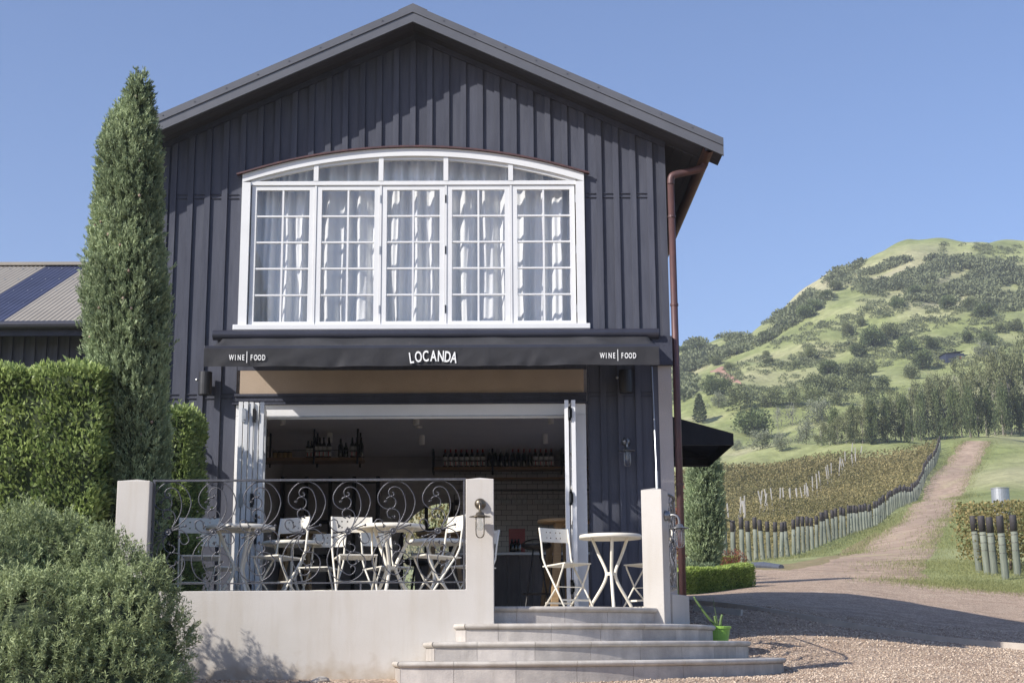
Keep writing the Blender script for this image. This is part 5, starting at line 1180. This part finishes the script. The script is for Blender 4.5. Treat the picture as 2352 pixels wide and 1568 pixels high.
# ================================================================ vineyard
TENS = ['','','twent','thirt','fort','fift','sixt','sevent','eight','ninet']
def ordn(i):
    if i < 19: return ORD[i]
    t, u = divmod(i+1,10); return TENS[t]+('ieth' if u == 0 else 'y '+ORD[u-1])
fl = np.array([hit(x,y) for x,y in ((1590,1296),(1660,1293),(1722,1289),(1815,1272),(1904,1251),(1960,1232),(2007,1211),(2052,1180),(2090,1145),(2125,1098),(2150,1062),(2168,1036))])
_pf = np.polyfit(fl[1:,1],fl[1:,0],2); _yy = np.linspace(57.,182.,60); fl = np.stack([np.polyval(_pf,_yy),_yy,0*_yy],1)
fs_ = np.concatenate([[0],np.cumsum(np.linalg.norm(np.diff(fl[:,:2],axis=0),axis=1))]); tot = fs_[-1]; sp0 = 1.55
r = np.random.default_rng(12); pm = MB().lathe([(.088,-.1),(.092,0),(.086,.7),(.082,1.13)],(0,0,0),10).mesh('timber',True); pm.materials.append(M('post_timber'))
sm_ = MB().lathe([(.088,1.10),(.087,1.50),(.080,1.515)],(0,0,0),10).mesh('sleeve',True); sm_.materials.append(M('post_sleeve'))
posts = []; k = 0; s = .3
while s < tot-.5:
    x, y = np.interp(s,fs_,fl[:,0]), np.interp(s,fs_,fl[:,1]); posts.append((x,y))
    s += sp0*r.uniform(.88,1.12)
for i,(x,y) in enumerate(posts):
    t = thing('vine_post','timber vine post with dark top, '+ordn(i)+' from the left beside the track','post',(x,y,gz(x,y)),r.uniform(0,6),'strainer posts along the track')
    t.rotation_euler = (r.normal(0,.03),r.normal(0,.035),r.uniform(0,6)); t.scale = (1.12,1.12,r.uniform(1.08,1.22)); inst('timber',pm,None,t); inst('sleeve',sm_,None,t)
skm = MB().box(-.045,.045,-.03,.03,-.2,2.45).mesh('stake'); skm.materials.append(M('stake_wood'))
rd = unit(np.array([-1.,.30])); nst = 0
for i,(x,y) in enumerate(posts):
    if y < 90 or i % 4 == 1: continue
    q = np.array([x,y])+rd*(11.5+r.normal(0,.5)-4.*max(0,(y-150)/60))
    o = inst('vine_stake',skm,None,None,(q[0],q[1],gz(*q)),(r.normal(0,.06),r.normal(0,.09),.2)); tag(o,'pale vine stake, '+ordn(nst)+' from the left in the line above the posts','stake','vine stakes in the vineyard'); nst += 1
nst = 0
for i,(x,y) in enumerate(posts):
    if y < 150 or i % 2: continue
    q = np.array([x,y])+rd*(40+r.normal(0,.6)); o = inst('vine_stake',skm,None,None,(q[0],q[1],gz(*q)),(r.normal(0,.05),r.normal(0,.06),.2)); tag(o,'pale vine stake, '+ordn(nst)+' from the left on the upper vineyard slope','stake','vine stakes in the vineyard'); nst += 1
B = []; LV = []
for i,(x,y) in enumerate(posts):
    Lr = 60 if y > 120 else 34; n = int(Lr*(80 if y < 110 else 52)); s = r.random(n)*Lr+.25; q = np.array([x,y])+rd*s[:,None]; h = .30+1.15*r.random(n)**.8; h = np.where(r.random(n) < .12,h*.5,h); side = r.normal(0,.22,n)
    X = q[:,0]+side*.3; Y = q[:,1]+side; vis = X/Y > .105
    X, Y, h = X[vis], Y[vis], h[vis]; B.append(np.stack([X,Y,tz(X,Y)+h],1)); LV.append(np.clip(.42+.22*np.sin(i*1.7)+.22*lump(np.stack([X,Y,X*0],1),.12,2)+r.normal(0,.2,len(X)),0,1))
B = np.concatenate(B); LV = np.concatenate(LV); D = r.normal(0,1,B.shape)+np.array([0,-.3,.2]); far_ = np.clip(B[:,1]/90,.8,2.1)
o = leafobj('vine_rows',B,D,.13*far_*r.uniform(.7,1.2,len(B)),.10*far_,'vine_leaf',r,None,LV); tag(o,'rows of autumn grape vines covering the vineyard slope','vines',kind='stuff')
# vine floor under the rows
e0 = fl[:, :2]; e1 = e0+rd*62
o = ribbon('vineyard_ground', e0, e1, 'vineyard_floor', .06, 60, 160, .1, 8); o['kind'] = 'structure'
# ---------------------------------------------------------------- posts and vines at the right edge
RP = [((2250,1314),(2243,1184),'leftmost'),((2269,1320),(2262,1184),'second'),((2285,1321),(2281,1187),'middle'),((2310,1330),(2306,1184),'fourth'),((2338,1321),(2336,1182),'rightmost')]
for (bx,by),(tx,ty),lab in RP:
    h = hit(bx,by,30,60); t = thing('vine_post','pale green timber post with dark sleeve, '+lab+' of the five by the right edge','post',tuple(h),0,'five posts at the right edge'); hp = P(tx,ty,h[1]); H = hp[2]-h[2]; k = H/1.515
    t.scale = (1.08,1.08,k); t.rotation_euler = (0,(tx-bx)/(by-ty)*1.,r.uniform(0,6)*0); inst('timber',pm,None,t); inst('sleeve',sm_,None,t)
    for z in (.62,.82,1.02): MB().lathe([(.0905,z-.006),(.0915,z),(.0905,z+.006)],(0,0,0),10,close=True).build('wire_loop','wire',t)
h = hit(2300,1318,30,60); rw = thing('vine_row','brown leaved vine row behind the five posts at the right edge','vine',tuple(h)); n = 15000
q = np.stack([r.uniform(-.45,5,n),r.uniform(.3,4.5,n)*1.,.2+1.65*r.random(n)**.8],1); q[:,0] += .12*q[:,1]; q[:,2] += np.array([gz(h[0]+a,h[1]+b)-h[2] for a,b in q[:,:2]])
leafobj('foliage',q,r.normal(0,1,q.shape),.085*r.uniform(.7,1.3,n),.065,'vine_leaf_near',r,rw)
w = MB()
for i in range(6): w.tube([(i*.7,.6+i*.7,-.1+gz(h[0]+i*.7,h[1]+.6+i*.7)-h[2]),(i*.7+.05,.6+i*.7,.9),(i*.7,.6+i*.7,1.4)],[.04,.03,.02],6)
w.build('vine_trunk','bark',rw)
h = hit(2298,1180,50,90); tk = thing('water_tank','galvanised drum standing above the vines at the right','tank',(h[0],60.,gz(h[0]*60/h[1],60))); tk.location = (P(2298,1140,60.)[0],60.,P(2298,1160,60.)[2]-1.0)
MB().lathe([(.35,0),(.36,.02),(.36,1.65),(.375,1.67),(.375,1.70),(.33,1.70),(.32,1.62),(.02,1.62)],(0,0,0),24).build('drum','galvanised',tk,smooth=False)
for z in (.5,1.1): MB().lathe([(.362,z-.02),(.37,z),(.362,z+.02)],(0,0,0),24,close=True).build('hoop','galvanised',tk)
h = hit(2284,1316,30,60); tp2 = thing('standpipe_tap','small black irrigation tap leaning against the right posts','tap',tuple(h+np.array([0,-.25,0])))
MB().tube([(-.02,0,0),(.0,0,.28),(.02,0,.42)],.018,8).build('pipe','black_steel',tp2); MB().tube([(-.24,-.02,.02),(-.08,-.02,.22),(0,-.02,.32)],.014,8).build('brace','black_steel',tp2); MB().tube([(-.16,-.02,.43),(.02,-.02,.43)],.012,8).build('handle','galvanised',tp2); MB().tube([(.02,-.02,.26),(.12,-.03,.20)],.02,8).build('spout','copper',tp2)
hp = hit(1712,1292); hh = hp+np.array([-.45,-.5,0]); hh[2] = gz(hh[0],hh[1]); tag(MB().tube([p for p in spline([hh,hh+np.array([0,0,1.0]),hh+np.array([.0,0,1.5]),hh+np.array([-.55,.0,1.72]),hh+np.array([-1.0,0,1.7])],5)],.022,6).build('bent_pipe','black_steel'),'bent black irrigation pipe among the first vine posts','pipe')
# ================================================================ trees on the hill
def crown_mesh(name, seed, n, shape, m, leaf=.16):
    r = np.random.default_rng(seed)
    if shape == 'round':
        c = unit(r.normal(0,1,(26,3)))*.62*r.random((26,1))**.4*np.array([1,1,.62]); c[:,2] += .55
        i = r.integers(0,26,n); q = c[i]+unit(r.normal(0,1,(n,3)))*r.uniform(.22,.36,(n,1))*np.array([1,1,.8]); D = unit(q-np.array([0,0,.35]))+r.normal(0,.5,q.shape)
    elif shape == 'loose':
        c = np.stack([r.normal(0,.30,34),r.normal(0,.30,34),r.uniform(.18,1.0,34)],1); c[:,:2] *= (1.15-.45*c[:,2:3])
        i = r.integers(0,34,n); q = c[i]+r.normal(0,.10,(n,3)); D = unit(q-np.array([0,0,.3]))+r.normal(0,.7,q.shape)
    elif shape == 'poplar':
        z = r.uniform(.10,1,46); rad = .20*np.sin(np.clip((z-.02)*2.9,0,math.pi))**.7+.03; a = r.uniform(0,6.28,46); c = np.stack([rad*np.cos(a),rad*np.sin(a),z],1)
        i = r.integers(0,46,n); q = c[i]+r.normal(0,1,(n,3))*np.array([.045,.045,.05]); D = np.array([0,0,1.2])+unit(q*np.array([1,1,0]))*.5+r.normal(0,.5,q.shape)
    else:  # narrow
        z = r.random(n)**.8; rad = .5*(1-z**2.2)*np.minimum(1,z*6+.3); a = r.uniform(0,6.28,n); q = np.stack([rad*np.cos(a)*.22,rad*np.sin(a)*.22,z],1); D = np.array([0,0,1.])+r.normal(0,.4,q.shape)
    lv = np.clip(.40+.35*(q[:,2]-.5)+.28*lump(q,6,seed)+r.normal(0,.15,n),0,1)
    v, f = leafquads(q,D,leaf*r.uniform(.6,1.3,n),leaf*.75,r,.1); return npmesh(name,v,f,m,lv=lv)
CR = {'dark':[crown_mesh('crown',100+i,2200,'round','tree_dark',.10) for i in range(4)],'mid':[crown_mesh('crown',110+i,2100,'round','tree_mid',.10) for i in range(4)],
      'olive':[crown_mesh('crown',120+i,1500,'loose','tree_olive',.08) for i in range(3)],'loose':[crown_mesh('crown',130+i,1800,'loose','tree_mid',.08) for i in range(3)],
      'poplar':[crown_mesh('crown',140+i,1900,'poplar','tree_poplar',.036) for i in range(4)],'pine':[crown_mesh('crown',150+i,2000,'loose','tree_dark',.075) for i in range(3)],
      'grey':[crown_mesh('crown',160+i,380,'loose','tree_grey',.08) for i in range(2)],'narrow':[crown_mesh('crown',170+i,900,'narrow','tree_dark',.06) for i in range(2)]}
def trunk_mesh(m, k):
    r = np.random.default_rng(k); w = MB(); w.tube([(0,0,-.04),(.01,0,.3),(0,.01,.7)],[.035,.026,.012],6)
    for i in range(5):
        a = r.uniform(0,6.28); w.tube([(0,0,.22+.08*i),(.14*math.cos(a),.14*math.sin(a),.42+.09*i),(.22*math.cos(a),.22*math.sin(a),.6+.07*i)],[.014,.009,.004],5)
    me = w.mesh('trunk',True); me.materials.append(M(m)); return me
TR = [trunk_mesh('bark',i) for i in range(3)]; TRP = [trunk_mesh('bark_pale',i) for i in range(3)]
def Zm(x, y): return 1525+x*.3516, 514.5+y*.3516
TREES = []  # (zoom x, zoom base y, width, height, kind)
for a in ((1370,812,175,155),(1590,852,145,125),(1275,882,115,105),(1075,1002,128,108),(1690,955,135,140),(1855,562,105,105),(2095,612,125,105),(1520,552,95,85),(1980,782,85,95),(2115,792,105,95),(300,1115,110,135),(375,1125,150,120),(590,1395,285,190),(1430,1092,115,105),(1750,825,105,95),(235,842,115,70),(130,855,95,60),(415,826,85,50),(670,770,115,70),(930,628,125,95),(985,575,105,85),(1060,500,95,75),(1640,482,85,85)): TREES.append((*a,'dark'))
for a in ((1480,752,145,115),(1195,742,80,115),(1290,672,62,75),(960,892,92,92),(690,922,75,60),(668,872,52,48),(1265,1045,210,175),(1335,975,125,100),(1620,1012,115,95),(2000,565,105,105),(1720,472,75,82),(1830,455,85,66),(2200,714,78,78),(2300,704,95,88),(320,835,75,48),(738,705,45,42),(1115,440,105,66),(1195,358,95,46),(345,925,85,70),(428,952,80,56),(175,1032,85,62),(865,940,60,60),(990,1095,190,130),(1130,1105,155,140)): TREES.append((*a,'mid'))
for a in ((500,1235,225,155),(700,1205,175,140),(850,1195,145,120),(990,1195,205,140),(1150,1190,130,110),(1330,1170,180,150),(1290,1110,150,120)): TREES.append((*a,'loose'))
for a in ((630,1475,175,120),(770,1485,110,130),(355,1208,110,105),(930,1435,140,140),(2085,885,125,115),(480,1480,80,60),(1000,1300,180,150)): TREES.append((*a,'olive'))
for a in ((840,1325,110,150),(745,1340,90,140),(1640,1190,140,130)): TREES.append((*a,'grey'))
for a in ((235,1305,80,200),(1355,1445,38,170),(1597,1432,36,170),(1803,1412,38,160)): TREES.append((*a,'narrow'))
for a in ((1120,1440,150,235),(1250,1440,130,265),(1360,1440,130,290),(1460,1435,130,300),(1570,1428,130,300),(1680,1420,130,310),(1790,1412,140,330),(1900,1405,150,340),(2010,1398,150,330),(2120,1390,160,330),(2230,1385,160,330),(2330,1380,160,330)): TREES.append((a[0],a[1],a[2]*.66,a[3],'pine'))
for i in range(26): TREES.append((1030+54*i,1452-3.3*i,92+2*i,(165+18*i)*(1+.10*math.sin(i*2.3)),'poplar'))
DESC = {'dark':('round_tree','round dark evergreen tree'),'mid':('round_tree','rounded mid green tree'),'loose':('leafy_tree','loose pale green tree'),'olive':('olive_tree','dusty olive toned tree'),'grey':('bare_tree','thin grey nearly bare tree'),'narrow':('cypress_tree','dark pencil thin cypress'),'pine':('shelter_tree','dense dark shelter belt tree'),'poplar':('poplar_tree','tall thin poplar with pale trunk')}
by = {}
for tdef in TREES: by.setdefault(tdef[4],[]).append(tdef)
nT = 0
for kind, lst in by.items():
    bands = {}
    for td in lst:
        b = 'upper hillside' if td[1] < 700 else ('middle of the hillside' if td[1] < 1060 else 'foot of the hill'); bands.setdefault(b,[]).append(td)
    for b, tds in bands.items():
        tds.sort(key=lambda q: q[0])
        for i, (zx,zy,w,h_,_) in enumerate(tds):
            x, y = Zm(zx,zy); p = hit(x,y,60,600)
            nm, ds_ = DESC[kind]; where = 'on the '+b if b[0] in 'um' else 'at the '+b
            t = thing(nm, f'{ds_} {where}, {ordn(i)} from left', 'tree', tuple(p), 0, ds_+'s '+where)
            pxm = FPX/(p@FWD); H = h_*.3516/pxm; Wd = w*.3516/pxm
            sx = Wd/(1.55 if kind in ('dark','mid') else 1.25 if kind in ('loose','olive','grey','pine') else .5 if kind == 'poplar' else .22)
            rz = r.uniform(0,6); cm = CR[kind][nT % len(CR[kind])]; sz_ = H/(1.15 if kind in ('dark','mid') else 1.08)
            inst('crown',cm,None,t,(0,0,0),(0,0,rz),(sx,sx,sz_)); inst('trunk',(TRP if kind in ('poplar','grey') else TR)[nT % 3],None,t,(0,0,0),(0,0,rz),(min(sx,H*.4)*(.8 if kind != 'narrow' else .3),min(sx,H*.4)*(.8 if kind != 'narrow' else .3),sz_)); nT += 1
# dense scrub: reads as one mass
def scrub(polys, seed):
    r = np.random.default_rng(seed); C = []; S = []
    for poly, n, s0, s1 in polys:
        poly = np.array(poly,float); lo, hi = poly.min(0), poly.max(0); k = 0
        while k < n:
            p = lo+(hi-lo)*r.random(2); ins = False; j = len(poly)-1
            for i in range(len(poly)):
                if ((poly[i][1] > p[1]) != (poly[j][1] > p[1])) and (p[0] < (poly[j][0]-poly[i][0])*(p[1]-poly[i][1])/(poly[j][1]-poly[i][1]+1e-9)+poly[i][0]): ins = not ins
                j = i
            if not ins: continue
            if math.sin(p[0]*.045+math.sin(p[1]*.06)*1.5)+math.sin(p[1]*.11+p[0]*.03) < -.75: k += 1; continue
            hq = hit(*p,220,560)
            if hq[1] >= 559: continue
            C.append(hq); S.append(r.uniform(s0,s1)); k += 1
    C = np.array(C); S = np.array(S); per = 70; n = len(C); v = unit(r.normal(0,1,(n*per,3))); v[:,2] = np.abs(v[:,2]); q = np.repeat(C,per,0)+v*np.repeat(S,per)[:,None]*r.uniform(.5,1,(n*per,1))*np.array([1,1,.7])
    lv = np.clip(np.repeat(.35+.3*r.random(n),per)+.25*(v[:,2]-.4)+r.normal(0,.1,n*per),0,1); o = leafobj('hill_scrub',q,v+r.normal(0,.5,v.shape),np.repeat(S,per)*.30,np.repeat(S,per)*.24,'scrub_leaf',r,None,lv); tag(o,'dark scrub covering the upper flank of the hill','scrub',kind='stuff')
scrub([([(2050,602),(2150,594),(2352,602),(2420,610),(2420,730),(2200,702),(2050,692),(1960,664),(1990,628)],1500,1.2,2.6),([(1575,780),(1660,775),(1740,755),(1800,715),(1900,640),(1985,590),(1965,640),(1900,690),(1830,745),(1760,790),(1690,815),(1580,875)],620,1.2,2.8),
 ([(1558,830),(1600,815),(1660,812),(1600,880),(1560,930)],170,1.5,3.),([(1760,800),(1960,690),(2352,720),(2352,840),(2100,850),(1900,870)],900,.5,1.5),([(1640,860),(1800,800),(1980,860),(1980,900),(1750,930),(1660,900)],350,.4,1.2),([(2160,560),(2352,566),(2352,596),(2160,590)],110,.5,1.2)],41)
# reddish clay slip
cs = [hit(*Zm(x,y),220,500)[:2] for x,y in ((300,955),(340,945),(400,960),(450,990),(500,1035))]; ce = [hit(*Zm(x,y),220,500)[:2] for x,y in ((310,985),(350,1000),(400,1015),(450,1035),(505,1048))]
groundmat('clay',[(.3,(.27,.15,.11)),(.6,(.36,.22,.17)),(.8,(.30,.25,.14))],.3,bump=.4,bscale=1.)
ribbon('clay_slip',cs,ce,'clay',.25,6,40,.4,9)['kind'] = 'structure'
# hut on the slope
p = hit(*Zm(1905,900),200,500); ht = thing('hillside_hut','small dark blue hut with a red door on the hillside','hut',tuple(p),.1); mat('hut_blue',(.035,.045,.08),.6,var=.2,scale=1); mat('hut_red',(.35,.10,.07),.6); pxm = FPX/(p@FWD); W_ = 125*.3516/pxm; H_ = 50*.3516/pxm
MB().box(-W_/2,W_/2,0,4,-.5,H_).build('wall','hut_blue',ht); MB().add([(-W_/2-.3,-.3,H_-.0),(W_/2+.3,-.3,H_+.6),(W_/2+.3,4.3,H_+.6),(-W_/2-.3,4.3,H_)],[(0,1,2,3)]).build('roof','hut_blue',ht); MB().box(W_*.22,W_*.36,-.06,-.01,0,H_*.55).build('door','hut_red',ht)
for i in range(6): MB().box(-W_/2+W_/6*i+.03,-W_/2+W_/6*(i+1)-.03,-.03,-.004,0,H_-.05).build('wall_board','hut_blue',ht)
# grass tufts along verges
def tufts(n, seed):
    r = np.random.default_rng(seed); Q = []; 
    edges_ = [([(2135,1338),(2180,1346),(2290,1352),(2400,1360)],.8,.45),([(2150,1290),(2200,1300),(2260,1318),(2352,1330)],1.2,.35),([(1730,1296),(1860,1275),(1960,1240),(2010,1216),(2060,1180)],.7,.2),([(2160,1262),(2180,1210),(2215,1140)],.8,.15)]
    edges_ += [(tl[3:],.5,.22),(trk[3:],.5,.22)]
    for line, spread, share in edges_:
        L = np.array([hit(*p,25,240) for p in line]); k = int(n*share); t = r.random(k)*(len(L)-1); i = t.astype(int); f = (t-i)[:,None]; q = L[i]*(1-f)+L[i+1]*f; q[:,:2] += r.normal(0,spread,(k,2)); q[:,2] = tz(q[:,0],q[:,1])+.02; Q.append(q)
    Q = np.concatenate(Q); s = np.clip(Q[:,1]/45,.8,2.5)*.075; D = np.array([0,0,1.])+r.normal(0,.35,Q.shape); o = leafobj('grass_tufts',Q,D,s*r.uniform(.5,1.3,len(Q)),s*.18,'grass_blade',r); tag(o,'rough grass along the gravel and track edges','grass',kind='stuff')
tufts(26000,15)
# sunlit climber seen through the garden door at the back of the bar
shrub('garden_hedge','sunlit leafy climber outside the garden door at the back of the bar','hedge',965,1200,33.,1.6,2.4,5000,'vine_leaf_near',71,.10)
# ================================================================ light haze in the air
hz = MB().box(-900,900,-60,1200,-60,190).build('haze'); tag(hz,'thin pale haze in the air','haze',kind='stuff')
hm = bpy.data.materials.new('haze'); hm.use_nodes = True; ht_ = hm.node_tree; ht_.nodes.clear(); ho = _n(ht_,'ShaderNodeOutputMaterial'); hv = _n(ht_,'ShaderNodeVolumePrincipled'); hv.inputs['Color'].default_value = (.86,.91,1,1); hv.inputs['Density'].default_value = .00038; hv.inputs['Anisotropy'].default_value = .1; ht_.links.new(hv.outputs[0],ho.inputs['Volume']); hz.data.materials.append(hm)
